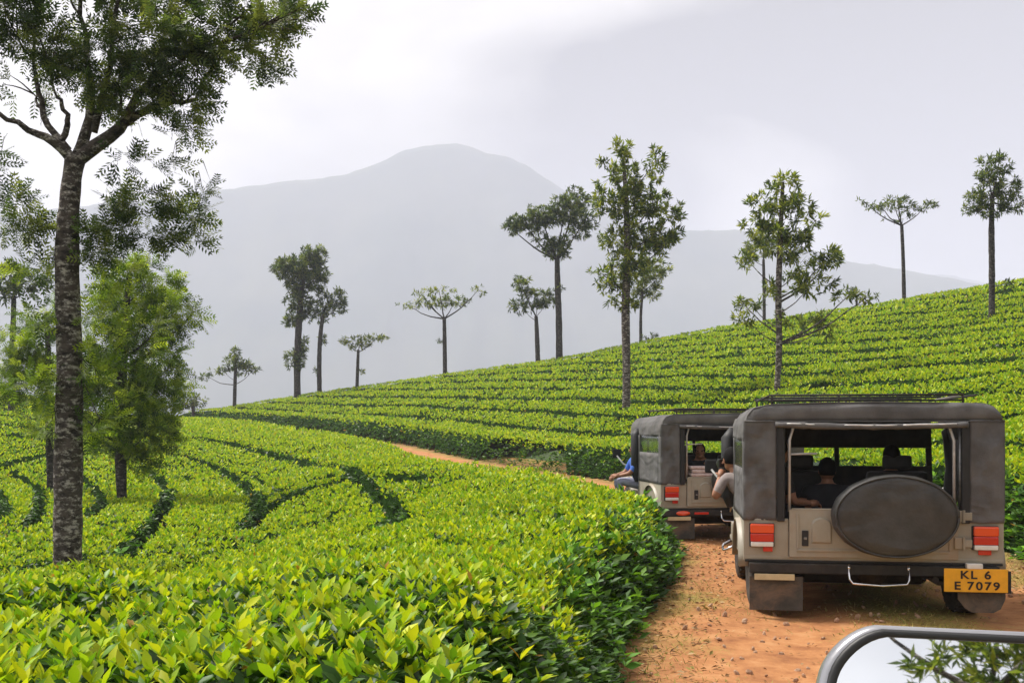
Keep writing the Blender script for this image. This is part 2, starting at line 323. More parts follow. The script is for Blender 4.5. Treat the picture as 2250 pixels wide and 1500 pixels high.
def tea(x, y):
    """height of the bushes above the ground, groove depth 0..1, edge distance, ground z, right side?"""
    x = np.asarray(x, float); y = np.asarray(y, float)
    dr, dl, z = fields(x, y)
    right = dr > dl
    edge = np.where(right, dr-.1, dl)+.16*(fbm(x*1.1, y*1.1, 31)-.5)
    H = np.where(right, .86, .74)+np.where(right, 0, .33*(1-smooth(3.9, 4.9, y)))
    H = H+np.where(right, .20*(1-smooth(.5, 3, dr)), 0)
    soft = np.where(right, .6, .62)
    h = H*np.sqrt(np.clip(smooth(-.12, 1, edge/soft), 0, 1))
    g = np.zeros(x.shape)
    wob = .25*(fbm(x*.5, y*.5, 77)-.5)+.16*(vnoise(x*2.6, y*2.6, 78)-.5)
    for p, w, s in PATHS:
        mnx, mny = p.min(0)-2; mxx, mxy = p.max(0)+2
        sel = (x > mnx) & (x < mxx) & (y > mny) & (y < mxy) & ~right
        if not sel.any(): continue
        dd = np.abs(pline(x[sel], y[sel], p)[0]+wob[sel])
        g[sel] = np.maximum(g[sel], s*(1-smooth(w*.8, w*1.35, dd)))
    # rows following the hillside
    sp = 2.45
    ph = dr+1.1*(fbm(x*.05+2, y*.05, 5)-.5)+.35*(vnoise(x*.35, y*.35, 8)-.5)
    q = np.abs((ph/sp-.12) % 1-.5)*sp
    gs = np.where(dr > 1.5, (.55+.45*smooth(.25, .45, fbm(x*.22, y*.22, 15))), 0)
    gw = .25+.12*vnoise(x*.11, y*.11, 55)
    gr = (1-smooth(gw*.75, gw*1.2, sp*.5-q))*gs
    g = np.maximum(g, np.where(right, gr, 0))
    # rows on the slope beyond the valley path at the left
    rl = (y+.12*x+.8*(fbm(x*.07, y*.07, 6)-.5))
    ql = np.abs((rl/3.4) % 1-.5)*3.4
    gl = (1-smooth(.22, .42, ql))*smooth(46, 50, y)*smooth(9, 14, dl)
    g = np.maximum(g, np.where(right, 0, gl))
    bush = .15*(vnoise(x*1.15, y*1.15, 40)-.5)+.10*(vnoise(x*3.1, y*3.1, 41)-.5)+.10*(vnoise(x*.3, y*.3, 42)-.5)
    h = h*(1-.86*g)+bush*np.clip(h, 0, 1)*np.where(y > 30, .6, 1)
    return np.maximum(h, 0), g, edge, z, right
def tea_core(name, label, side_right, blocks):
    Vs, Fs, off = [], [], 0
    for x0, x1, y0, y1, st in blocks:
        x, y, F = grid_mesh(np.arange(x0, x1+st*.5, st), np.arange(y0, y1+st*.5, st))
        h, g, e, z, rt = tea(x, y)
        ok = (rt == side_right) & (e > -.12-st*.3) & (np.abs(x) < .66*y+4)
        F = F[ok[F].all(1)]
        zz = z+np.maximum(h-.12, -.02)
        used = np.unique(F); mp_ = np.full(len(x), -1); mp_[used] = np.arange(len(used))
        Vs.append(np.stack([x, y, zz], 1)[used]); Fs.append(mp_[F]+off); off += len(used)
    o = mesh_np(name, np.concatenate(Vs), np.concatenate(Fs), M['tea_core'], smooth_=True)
    return o
LEAF_NEAR_V = np.array([(0,0,0),(-.17,.28,.05),(0,.30,0),(.17,.28,.05),(-.19,.60,.03),(0,.62,-.02),(.19,.60,.03),(0,1,-.10)], float)
LEAF_NEAR_F = np.array([(0,2,1),(0,3,2),(1,2,5),(1,5,4),(2,3,6),(2,6,5),(4,5,7),(5,6,7)])
LEAF_MID_V = np.array([(0,0,0),(-.20,.48,.05),(0,.5,-.03),(.20,.48,.05),(0,1,-.08)], float)
LEAF_MID_F = np.array([(0,2,1),(0,3,2),(1,2,4),(2,3,4)])
LEAF_FAR_V = np.array([(0,0,0),(-.22,.5,.03),(.22,.5,.03),(0,1,-.06)], float)
LEAF_FAR_F = np.array([(0,2,1),(1,2,3)])
def frames(D, roll):
    D = D/np.linalg.norm(D, axis=1, keepdims=True)
    up = np.tile((0., 0., 1.), (len(D), 1)); up[np.abs(D[:, 2]) > .97] = (1, 0, 0)
    X = np.cross(D, up); X /= np.linalg.norm(X, axis=1, keepdims=True); Z = np.cross(X, D)
    c, s = np.cos(roll)[:, None], np.sin(roll)[:, None]
    X2 = X*c+Z*s; Z2 = -X*s+Z*c
    return np.stack([X2, D, Z2], 2)            # columns
def leaves(P, D, roll, size, tv, tf, col, wid=None):
    """P,D (n,3): base and direction of every leaf -> V, F, C"""
    Fr = frames(D, roll); n = len(P)
    T = np.tile(tv, (n, 1, 1))*size[:, None, None]
    if wid is not None: T[:, :, 0] *= wid[:, None]
    V = np.einsum('nij,nkj->nki', Fr, T)+P[:, None, :]
    F = tf[None]+(np.arange(n)*len(tv))[:, None, None]
    return V.reshape(-1, 3), F.reshape(-1, 3), np.repeat(col, len(tv), 0)
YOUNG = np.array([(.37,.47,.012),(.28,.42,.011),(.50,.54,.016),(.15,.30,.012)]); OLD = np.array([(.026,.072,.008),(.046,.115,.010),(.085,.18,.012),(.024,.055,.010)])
def tea_shoots(y0, y1, dens, leaf, tv, tf, nl, xspan, side_right):
    A = []
    xa = xspan*y1+1.2
    n = int((y1-y0)*2*xa*dens)
    out = []
    for c0 in range(0, n, 400000):
        k = min(400000, n-c0)
        x = rng.uniform(-xa, xa, k); y = rng.uniform(y0, y1, k)
        keep = np.abs(x) < xspan*y+1.2; x, y = x[keep], y[keep]
        h, g, e, z, rt = tea(x, y)
        ok = (rt == side_right) & (e > -.05) & (h > .06) & (rng.random(len(x)) > np.clip(g*1.3-.25, 0, .92))
        x, y, h, g, e, z = [a[ok] for a in (x, y, h, g, e, z)]
        d = .05
        h2, _, _, zx, _ = tea(x+d, y); h3, _, _, zy, _ = tea(x, y+d)
        nx = -((h2+zx)-(h+z))/d; ny = -((h3+zy)-(h+z))/d
        out.append(np.stack([x, y, h+z, nx, ny, g, e, h, np.hypot(h2-h, h3-h)/d], 1))
    Q = np.concatenate(out)
    # out of sight beyond a crest: surfaces turned away from every near viewpoint
    nrm = np.stack([Q[:, 3], Q[:, 4], np.ones(len(Q))], 1)
    view = np.stack([-Q[:, 0], -Q[:, 1], 3.2-Q[:, 2]], 1)
    ln_ = np.linalg.norm(nrm, axis=1)
    cosv = (nrm*view).sum(1)/(ln_*np.linalg.norm(view, axis=1))
    Q = Q[cosv > -.12]; nrm = (nrm/ln_[:, None])[cosv > -.12]
    # steep flanks need more leaves per plan area
    steep = np.sqrt(np.maximum(Q[:, 3]**2+Q[:, 4]**2, 0))
    rep = 1+np.minimum(rng.poisson(np.clip(steep-.25, 0, 2.2)*.9), 4)
    idx = np.repeat(np.arange(len(Q)), rep); Q = Q[idx]; nrm = nrm[idx]; steep = steep[idx]; jit = (np.arange(len(idx)) > 0) & (np.diff(idx, prepend=-1) == 0)
    n = len(Q)
    P = Q[:, :3].copy()
    P[:, :2] += rng.normal(0, leaf*.5, (n, 2))*jit[:, None]
    P[:, 2] -= jit*rng.uniform(0, .25, n)*np.clip(steep, 0, 1.5)*.5
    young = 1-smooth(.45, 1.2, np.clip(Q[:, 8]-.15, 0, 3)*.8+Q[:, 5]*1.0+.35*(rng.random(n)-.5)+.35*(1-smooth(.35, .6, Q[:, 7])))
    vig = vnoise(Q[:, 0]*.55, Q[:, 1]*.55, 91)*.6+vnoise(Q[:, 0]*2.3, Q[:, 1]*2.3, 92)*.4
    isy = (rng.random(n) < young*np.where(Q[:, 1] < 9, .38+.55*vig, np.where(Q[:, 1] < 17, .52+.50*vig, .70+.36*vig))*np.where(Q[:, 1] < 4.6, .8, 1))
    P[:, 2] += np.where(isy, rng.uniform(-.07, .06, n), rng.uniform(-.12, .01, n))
    side_ = (Q[:, 8] > .7) & (Q[:, 1] < 18)
    sprig = side_ & (Q[:, 1] > 6.5) & (rng.random(n) < .14)
    P += nrm*(sprig*rng.uniform(.02, .13, n))[:, None]
    Vs, Fs, Cs, off = [], [], [], 0
    az0 = rng.uniform(0, 2*math.pi, n)
    for j in range(nl):
        az = az0+j*2.4+rng.normal(0, .35, n)
        el = np.where(isy, rng.uniform(.25, 1.15, n), rng.uniform(-.25, .65, n))
        D = np.stack([np.cos(az)*np.cos(el), np.sin(az)*np.cos(el), np.sin(el)], 1)+nrm*np.where(isy, .5, .55)[:, None]
        roll = rng.normal(0, .5, n)
        size = leaf*rng.uniform(.5, 1.4, n)*(.85+.3*vig)*np.where(side_ & (Q[:, 1] > 6.5), 1.3, 1)*np.where(sprig, 1.1, 1)*np.where(isy, 1, 1.15)
        wt = rng.random((n, 1))
        ca = YOUNG[rng.integers(0, len(YOUNG), n)]*(.75+.5*wt); cb = OLD[rng.integers(0, len(OLD), n)]*(.7+.7*wt)
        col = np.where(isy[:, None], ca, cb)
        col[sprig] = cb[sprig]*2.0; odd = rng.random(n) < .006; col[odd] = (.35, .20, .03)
        V, F, Cc = leaves(P+D*0, D, roll, size, tv, tf, col)
        Vs.append(V); Fs.append(F+off); Cs.append(Cc); off += len(V)
    return np.concatenate(Vs), np.concatenate(Fs), np.concatenate(Cs)
def tea_layer(parent, bands, side_right):
    for b in bands:
        V, F, Cc = tea_shoots(*b, side_right)
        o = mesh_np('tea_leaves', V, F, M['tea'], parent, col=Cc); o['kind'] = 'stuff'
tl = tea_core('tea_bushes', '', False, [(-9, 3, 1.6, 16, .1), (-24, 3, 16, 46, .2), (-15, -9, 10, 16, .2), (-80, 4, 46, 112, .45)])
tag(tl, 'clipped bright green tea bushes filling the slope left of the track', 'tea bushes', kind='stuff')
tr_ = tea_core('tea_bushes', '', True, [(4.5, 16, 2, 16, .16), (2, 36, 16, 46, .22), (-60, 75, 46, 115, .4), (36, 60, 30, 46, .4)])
tag(tr_, 'tea bushes in long rows climbing the hill right of the track', 'tea bushes', kind='stuff')
BL = [(2.0, 5.2, 950, .046, LEAF_NEAR_V, LEAF_NEAR_F, 4, .56), (5.2, 9, 540, .054, LEAF_MID_V, LEAF_MID_F, 4, .56), (9, 17, 235, .066, LEAF_FAR_V, LEAF_FAR_F, 4, .56),
      (17, 30, 95, .088, LEAF_FAR_V, LEAF_FAR_F, 4, .55), (30, 58, 46, .13, LEAF_FAR_V, LEAF_FAR_F, 3, .55), (58, 108, 14, .20, LEAF_FAR_V, LEAF_FAR_F, 3, .54)]
BR = [(9, 17, 220, .075, LEAF_FAR_V, LEAF_FAR_F, 4, .6), (17, 30, 120, .095, LEAF_FAR_V, LEAF_FAR_F, 4, .56), (30, 58, 56, .12, LEAF_FAR_V, LEAF_FAR_F, 3, .55), (58, 106, 24, .17, LEAF_FAR_V, LEAF_FAR_F, 3, .54)]
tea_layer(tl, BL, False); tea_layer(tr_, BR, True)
TREE = {}
TREE['T1'] = dict(base=(-6.55,15.04,-1.05),
 trunk=[(0.0,0.62,0.201),(0.02,2.37,0.201),(0.05,3.71,0.18),(0.03,5.04,0.174),(0.05,5.71,0.154),(0.1,6.38,0.134),(0.15,6.75,0.14)],
 blobs=[(0.7,8.05,0.87,0.74,1),(1.57,8.18,0.8,0.74,1),(2.24,8.32,0.67,0.6,1),(2.84,8.49,0.53,0.43,0.8),(3.21,8.55,0.4,0.32,1),(3.41,8.59,0.2,0.2,1),(-0.23,8.32,0.74,0.6,0.9),(-0.77,8.72,0.53,0.67,0.8),(0.03,9.45,1.34,0.6,0.9),(1.44,9.45,1.34,0.6,0.9),(2.57,9.05,0.74,0.4,0.8),(1.1,7.62,0.67,0.4,1),(1.84,7.55,0.53,0.4,0.9),(-0.57,7.78,0.47,0.33,0.35),(1.7,7.06,0.37,0.17,0.45),(-1.5,8.79,0.6,0.8,0.7),(0.94,6.11,0.64,0.37,0.8),(1.17,5.68,0.67,0.33,0.95),(1.7,5.84,0.4,0.23,0.8),(2.14,6.17,0.3,0.13,1),(1.91,5.91,0.27,0.12,0.8),(-0.57,5.71,0.5,0.4,0.8),(0.57,5.44,0.47,0.4,1),(-0.77,6.18,0.4,0.27,0.6),(1.17,6.51,0.53,0.2,0.5),(1.84,5.58,0.23,0.13,0.8),(-0.5,5.11,0.4,0.3,0.6),(0.64,5.04,0.33,0.27,0.8),(0.53,4.37,0.37,0.37,0.6),(-0.4,4.34,0.37,0.33,0.6),(0.43,3.57,0.43,0.37,0.7),(-0.43,3.37,0.43,0.37,0.7),(0.47,2.87,0.4,0.27,0.7),(-0.23,2.84,0.33,0.23,0.5),(1.24,4.11,0.4,0.27,0.5),(-1.1,6.78,0.27,0.27,0.4)],
 limbs=[[(0.15,6.7,0.114),(0.47,6.93,0.1),(0.87,7.22,0.08),(1.04,7.55,0.053),(1.3,7.92,0.04),(1.91,8.32,0.02)],[(0.1,6.71,0.094),(-0.17,6.97,0.067),(-0.57,7.16,0.04),(-1.04,7.35,0.027)],[(0.03,6.85,0.06),(-0.3,7.3,0.047),(-0.42,7.78,0.033),(-0.5,8.65,0.02)],[(0.18,6.78,0.087),(0.37,7.45,0.067),(0.3,8.32,0.04),(0.13,9.32,0.027)],[(0.4,7.11,0.06),(0.64,7.98,0.04),(0.78,8.92,0.027),(1.04,9.59,0.02)],[(0.87,7.25,0.067),(1.24,7.52,0.047),(1.84,7.68,0.027)],[(-0.1,6.93,0.053),(0.03,7.25,0.04),(-0.13,7.62,0.027)]],fork=0)
TREE['T2'] = dict(base=(-11.16,29.3,-1.05),
 trunk=[(0.0,0.57,0.143),(-0.03,2.01,0.156),(0.0,3.96,0.143),(0.09,5.91,0.117),(0.22,7.21,0.078)],
 blobs=[(0.29,6.17,1.37,1.37,1),(0.81,6.95,0.78,0.65,0.9),(1.65,6.04,0.72,0.59,0.8),(0.16,4.22,1.56,1.17,1),(0.87,3.44,1.04,0.98,1),(-0.76,4.74,1.04,1.04,0.8),(-0.36,2.66,1.11,0.72,0.9),(0.81,2.59,0.91,0.78,0.9),(1.59,4.74,0.52,0.78,0.4),(-1.15,3.31,0.91,0.78,0.8),(0.42,1.87,0.91,0.33,0.5),(2.11,6.04,0.33,0.33,0.6)],
 limbs=[],fork=0)
TREE['T2b'] = dict(base=(-14.86,33,-1.00),
 trunk=[(0.0,1.21,0.117),(-0.06,3.34,0.117),(-0.1,5.39,0.088),(-0.18,6.42,0.059)],
 blobs=[(-0.54,5.39,1.17,1.17,0.8),(-0.84,4.07,1.17,0.81,0.9),(-0.18,6.42,0.88,0.66,0.7),(-1.2,4.8,0.88,0.73,0.7),(0.41,4.22,0.88,0.88,0.8),(0.12,3.04,0.88,0.73,0.7)],
 limbs=[],fork=0)
TREE['T3'] = dict(base=(-29.31,60,2.11),
 trunk=[(0.0,1.0,0.187),(0.03,4.47,0.16),(0.11,7.4,0.133)],
 blobs=[(0.64,8.2,1.47,1.07,0.9),(-0.16,8.47,1.2,0.93,0.9),(1.57,8.47,0.8,0.8,0.7),(-0.43,7.4,0.8,0.48,0.6)],
 limbs=[],fork=0)
TREE['A'] = dict(base=(-27.92,103,3.08),
 trunk=[(0.0,0.95,0.192),(0.05,3.33,0.183),(0.14,5.16,0.137)],
 blobs=[(0.23,5.16,1.65,1.19,0.9),(0.0,6.45,0.73,0.73,0.8),(2.06,4.57,1.19,0.41,0.8),(-1.05,4.48,1.37,0.46,0.7),(-2.98,3.97,1.28,0.55,0.5),(1.14,5.16,0.92,0.82,0.6)],
 limbs=[],fork=0)
TREE['A0'] = dict(base=(-32.36,104,2.57),
 trunk=[(0.0,0.89,0.185),(-0.05,1.81,0.139)],
 blobs=[(0.0,2.04,1.57,0.92,0.8),(-1.16,1.58,1.16,0.65,0.8)],
 limbs=[],fork=0)
TREE['B'] = dict(base=(-21.19,101,4.07),
 trunk=[(0.0,0.46,0.359),(0.0,4.5,0.337),(0.22,8.54,0.314),(0.58,12.13,0.224),(0.85,14.37,0.135)],
 blobs=[(0.67,13.02,2.47,2.24,1.1),(1.66,14.91,1.35,1.12,1),(-0.58,13.47,2.02,1.35,1),(0.18,10.56,1.62,1.89,0.9),(-0.13,4.5,1.08,1.26,0.8),(0.67,5.98,0.67,0.9,0.8),(-1.93,13.7,0.99,0.45,0.7),(-0.58,8.31,0.99,1.12,0.6),(2.2,13.02,0.81,2.02,0.9),(0.31,8.98,1.35,0.9,0.8)],
 limbs=[],fork=0)
TREE['C'] = dict(base=(-18.99,101,4.42),
 trunk=[(0.0,0.37,0.247),(0.0,4.59,0.224),(0.18,7.29,0.202),(0.45,9.08,0.135)],
 blobs=[(0.9,9.62,1.8,1.26,0.9),(2.15,9.62,0.9,1.12,0.8),(-0.09,8.63,1.17,0.99,0.8),(1.8,10.88,0.9,0.54,0.6),(0.31,6.3,0.45,0.67,0.7),(-0.4,3.02,0.27,0.45,0.6)],
 limbs=[],fork=0)
TREE['D'] = dict(base=(-15.00,99,4.86),
 trunk=[(0.0,0.23,0.176),(0.09,3.13,0.154),(0.13,4.54,0.132)],
 blobs=[(0.26,5.16,1.85,0.57,0.9),(2.02,5.77,1.58,0.44,0.7),(-1.14,5.33,0.88,0.35,0.7),(0.7,5.69,1.32,0.44,0.6),(0.48,2.34,0.35,0.22,0.5)],
 limbs=[],fork=0)
TREE['E'] = dict(base=(-6.14,94,5.81),
 trunk=[(0.0,0.28,0.209),(-0.04,3.54,0.188),(-0.08,6.05,0.167)],
 blobs=[(-1.59,7.63,2.3,0.67,0.8),(0.92,7.63,2.3,0.67,0.8),(3.09,8.47,1.17,0.5,0.4),(-3.59,7.38,1.25,0.25,0.6),(-0.54,8.55,1.75,0.5,0.6),(-2.42,8.55,1.04,0.42,0.5),(-0.5,3.96,0.29,0.21,0.3)],
 limbs=[],fork=1)
TREE['F'] = dict(base=(2.22,87.5,6.55),
 trunk=[(0.0,0.6,0.214),(-0.08,3.05,0.194),(-0.16,4.8,0.156)],
 blobs=[(-1.24,7.25,1.09,1.01,0.9),(0.0,6.35,1.87,0.97,0.9),(-1.44,5.5,1.32,0.7,0.9),(0.7,5.85,0.97,0.62,0.8),(-1.71,8.02,0.58,0.54,0.7)],
 limbs=[],fork=0)
TREE['G'] = dict(base=(4.00,86.5,6.74),
 trunk=[(0.0,0.53,0.288),(-0.04,4.3,0.269),(-0.15,7.37,0.25),(-0.19,9.3,0.211)],
 blobs=[(-3.04,12.18,1.61,0.92,1),(-1.58,12.76,1.73,1.23,1),(0.35,13.14,1.85,1.38,1),(1.38,14.29,1.31,1.08,1),(-0.15,10.26,1.23,1.23,0.9),(2.04,12.37,1.31,1.31,1),(-4.19,12.3,0.92,0.69,0.9),(-0.81,10.64,1.54,0.77,0.7),(0.12,6.91,0.35,0.27,0.5)],
 limbs=[],fork=1)
TREE['H'] = dict(base=(5.27,47.2,1.79),
 trunk=[(0.0,0.5,0.199),(0.0,2.91,0.189),(-0.04,5.43,0.189),(0.04,7.94,0.168),(0.0,10.25,0.126),(-0.13,12.35,0.073)],
 blobs=[(-0.23,12.56,0.59,0.8,0.9),(-0.86,11.61,0.84,0.71,0.7),(0.4,11.51,0.96,1.05,0.9),(1.26,11.97,0.63,0.84,0.7),(-0.34,10.25,1.47,0.96,1),(1.34,10.25,1.22,0.96,1),(2.22,9.83,0.59,0.59,0.9),(0.19,8.78,1.78,0.96,1.1),(1.76,8.78,0.94,0.8,1),(0.19,7.52,1.22,0.96,1.1),(-0.55,6.68,0.94,0.76,0.9),(-1.22,7.27,0.59,0.25,0.6),(0.0,5.68,0.76,0.46,0.9),(-1.28,10.88,0.55,0.63,0.6),(2.18,8.78,0.63,0.46,0.7),(-0.65,5.85,0.38,0.21,0.6)],
 limbs=[],fork=0)
TREE['I'] = dict(base=(10.57,84,7.90),
 trunk=[(0.0,0.55,0.131),(0.0,3.24,0.119),(0.15,5.11,0.093)],
 blobs=[(0.52,6.68,1.72,1.34,1),(0.9,5.18,1.19,0.82,0.9),(-0.3,5.11,0.9,0.67,0.8),(1.75,6.6,0.67,0.52,0.7)],
 limbs=[],fork=0)
TREE['I2'] = dict(base=(11.13,83.5,7.99),
 trunk=[(0.0,0.5,0.093),(0.0,1.17,0.074)],
 blobs=[(0.0,1.32,0.82,0.33,0.8)],
 limbs=[],fork=0)
TREE['J'] = dict(base=(10.69,41.4,2.38),
 trunk=[(0.0,0.52,0.12),(0.11,2.69,0.129),(0.09,4.71,0.129),(0.17,7.1,0.11),(0.26,9.31,0.064)],
 blobs=[(0.29,9.35,0.77,0.52,0.9),(-0.11,8.48,1.03,0.77,1),(0.74,8.25,0.85,0.77,1),(-0.48,7.66,0.85,0.74,1),(0.29,6.92,1.18,0.85,1),(1.03,7.1,0.66,0.66,0.8),(1.73,7.8,0.44,0.4,0.6),(1.95,6.09,0.92,0.66,0.7),(-1.25,6.18,0.52,0.44,0.7),(1.36,5.08,1.18,0.66,0.7),(2.61,6.37,0.44,0.44,0.6),(3.02,4.71,0.83,0.4,0.6),(-1.03,4.31,0.77,0.4,0.7),(-1.62,4.47,0.37,0.13,0.6),(-1.21,3.65,0.7,0.26,0.7),(1.73,3.79,0.85,0.48,0.7),(2.13,3.39,0.4,0.4,0.7),(0.99,5.82,1.03,0.81,0.7),(-0.29,5.08,0.66,0.74,0.45),(0.44,3.79,0.74,0.55,0.5),(3.66,4.62,0.37,0.22,0.4)],
 limbs=[],fork=0)
TREE['K'] = dict(base=(19.45,79,9.12),
 trunk=[(0.0,0.69,0.133),(0.0,3.22,0.123),(-0.04,5.68,0.105)],
 blobs=[(-0.39,6.73,1.4,1.26,0.9),(0.39,7.79,1.19,1.19,0.9),(-1.02,6.03,0.84,0.63,0.7)],
 limbs=[],fork=0)
TREE['L'] = dict(base=(27.01,70.5,9.69),
 trunk=[(0.0,0.63,0.141),(-0.06,3.39,0.125),(-0.19,6.05,0.11)],
 blobs=[(-0.69,7.3,1.69,0.56,0.8),(-2.1,7.15,1.32,0.34,0.7),(1.35,7.3,1.07,0.41,0.8),(-0.38,7.93,1.13,0.34,0.8),(-2.85,7.65,0.69,0.22,0.6),(-0.06,6.52,1.5,0.16,0.6)],
 limbs=[],fork=1)
TREE['M'] = dict(base=(23.02,49.1,6.19),
 trunk=[(0.0,0.48,0.153),(0.0,2.99,0.142),(-0.04,5.17,0.131),(0.0,6.7,0.087)],
 blobs=[(-0.26,7.75,0.87,0.83,0.8),(0.44,8.18,0.83,0.61,0.8),(0.92,7.03,0.83,0.92,0.8),(-0.61,6.7,0.83,0.7,0.8),(0.11,6.31,1.22,0.61,0.9),(-1.05,6.0,0.61,0.31,0.6),(1.42,6.48,0.52,0.61,0.7),(-0.44,5.72,0.65,0.26,0.6),(0.57,2.45,0.39,0.22,0.7)],
 limbs=[],fork=1)
TREE['N'] = dict(base=(24.90,74,9.59),
 trunk=[(0.0,1.03,0.082),(0.0,1.75,0.066)],
 blobs=[(-0.07,1.91,1.18,0.53,0.6),(1.41,1.68,0.46,0.23,0.4)],
 limbs=[],fork=0)
# ---------------------------------------------------------------- trees
def bark_mat(name, dark, light, pale):
    m = bpy.data.materials.new(name); m.use_nodes = True; t = m.node_tree; b = t.nodes['Principled BSDF']; nd = t.nodes.new; ln = t.links.new
    tc_ = nd('ShaderNodeTexCoord'); mp_ = nd('ShaderNodeMapping'); mp_.inputs['Scale'].default_value = (1, 1, 2.0); ln(tc_.outputs['Object'], mp_.inputs['Vector'])
    n1 = nd('ShaderNodeTexNoise'); n1.inputs['Scale'].default_value = 5; n1.inputs['Detail'].default_value = 8; n1.inputs['Roughness'].default_value = .7; ln(mp_.outputs[0], n1.inputs['Vector'])
    n2 = nd('ShaderNodeTexNoise'); n2.inputs['Scale'].default_value = 6.5; n2.inputs['Detail'].default_value = 7; n2.inputs['Roughness'].default_value = .75; ln(mp_.outputs[0], n2.inputs['Vector'])
    r = nd('ShaderNodeValToRGB'); e = r.color_ramp.elements; e[0].position = .38; e[0].color = (*dark, 1); e[1].position = .66; e[1].color = (*light, 1); ln(n1.outputs['Fac'], r.inputs['Fac'])
    r2 = nd('ShaderNodeValToRGB'); e = r2.color_ramp.elements; e[0].position = .51; e[0].color = (0, 0, 0, 1); e[1].position = .60; e[1].color = (1, 1, 1, 1); ln(n2.outputs['Fac'], r2.inputs['Fac'])
    mx = nd('ShaderNodeMix'); mx.data_type = 'RGBA'; ln(r2.outputs['Color'], mx.inputs['Factor']); ln(r.outputs['Color'], mx.inputs['A']); mx.inputs['B'].default_value = (*pale, 1)
    ln(mx.outputs['Result'], b.inputs['Base Color']); b.inputs['Roughness'].default_value = .95; b.inputs['Specular IOR Level'].default_value = .2
    bp = nd('ShaderNodeBump'); bp.inputs['Strength'].default_value = 1; bp.inputs['Distance'].default_value = .03; ln(n1.outputs['Fac'], bp.inputs['Height']); ln(bp.outputs['Normal'], b.inputs['Normal'])
    return m
M['bark'] = bark_mat('shade_tree_bark', (.022, .018, .016), (.12, .095, .082), (.40, .36, .32))
M['bark_far'] = bark_mat('shade_tree_bark_plain', (.020, .018, .018), (.06, .052, .048), (.16, .14, .125))
TUFT = {'dark': np.array([(.028,.050,.017),(.054,.088,.024),(.096,.136,.032),(.17,.20,.045)]),
        'olive': np.array([(.045,.075,.018),(.095,.14,.024),(.16,.205,.030),(.27,.29,.042)]),
        'lime': np.array([(.050,.092,.014),(.115,.185,.018),(.185,.265,.024),(.28,.345,.032)])}
def spline(pts, n):
    P = np.array(pts, float); t = np.linspace(0, len(P)-1, n); k = np.minimum(t.astype(int), len(P)-2); f = (t-k)[:, None]
    p0 = P[np.maximum(k-1, 0)]; p1 = P[k]; p2 = P[k+1]; p3 = P[np.minimum(k+2, len(P)-1)]
    return .5*((2*p1)+(-p0+p2)*f+(2*p0-5*p1+4*p2-p3)*f**2+(-p0+3*p1-3*p2+p3)*f**3)
def frond_template(pairs):
    """a fern-like leaf: midrib with narrow leaflets either side, unit length along y"""
    V, F = [], []
    def leaflet(b, d, l, w):
        b = np.array(b); d = np.array(d)/np.linalg.norm(d); s = np.cross(d, (0, 0, 1.)); k = len(V)
        V.extend([b, b+d*l*.45+s*w*1.25, b+d*l*.45-s*w*1.25, b+d*l]); F.extend([(k, k+2, k+1), (k+1, k+2, k+3)])
    for i in range(pairs):
        y = .14+.72*i/(pairs-1); l = .34*(1-.45*abs(i/(pairs-1)-.35)); dr_ = -.10*y*y
        for s in (-1, 1): leaflet((0, y, dr_), (s*.75, .62, -.12), l, .035)
    leaflet((0, .82, -.08), (0, 1, -.2), .26, .035)
    k = len(V); V.extend([np.array((-.012, 0, 0)), np.array((.012, 0, 0)), np.array((0, .9, -.09))]); F.append((k, k+1, k+2))
    return np.array(V, float), np.array(F)
FROND_V, FROND_F = frond_template(5)
NARROW_V = np.array([(0,0,0),(-.13,.45,.02),(.13,.45,.02),(0,1,-.10)], float)
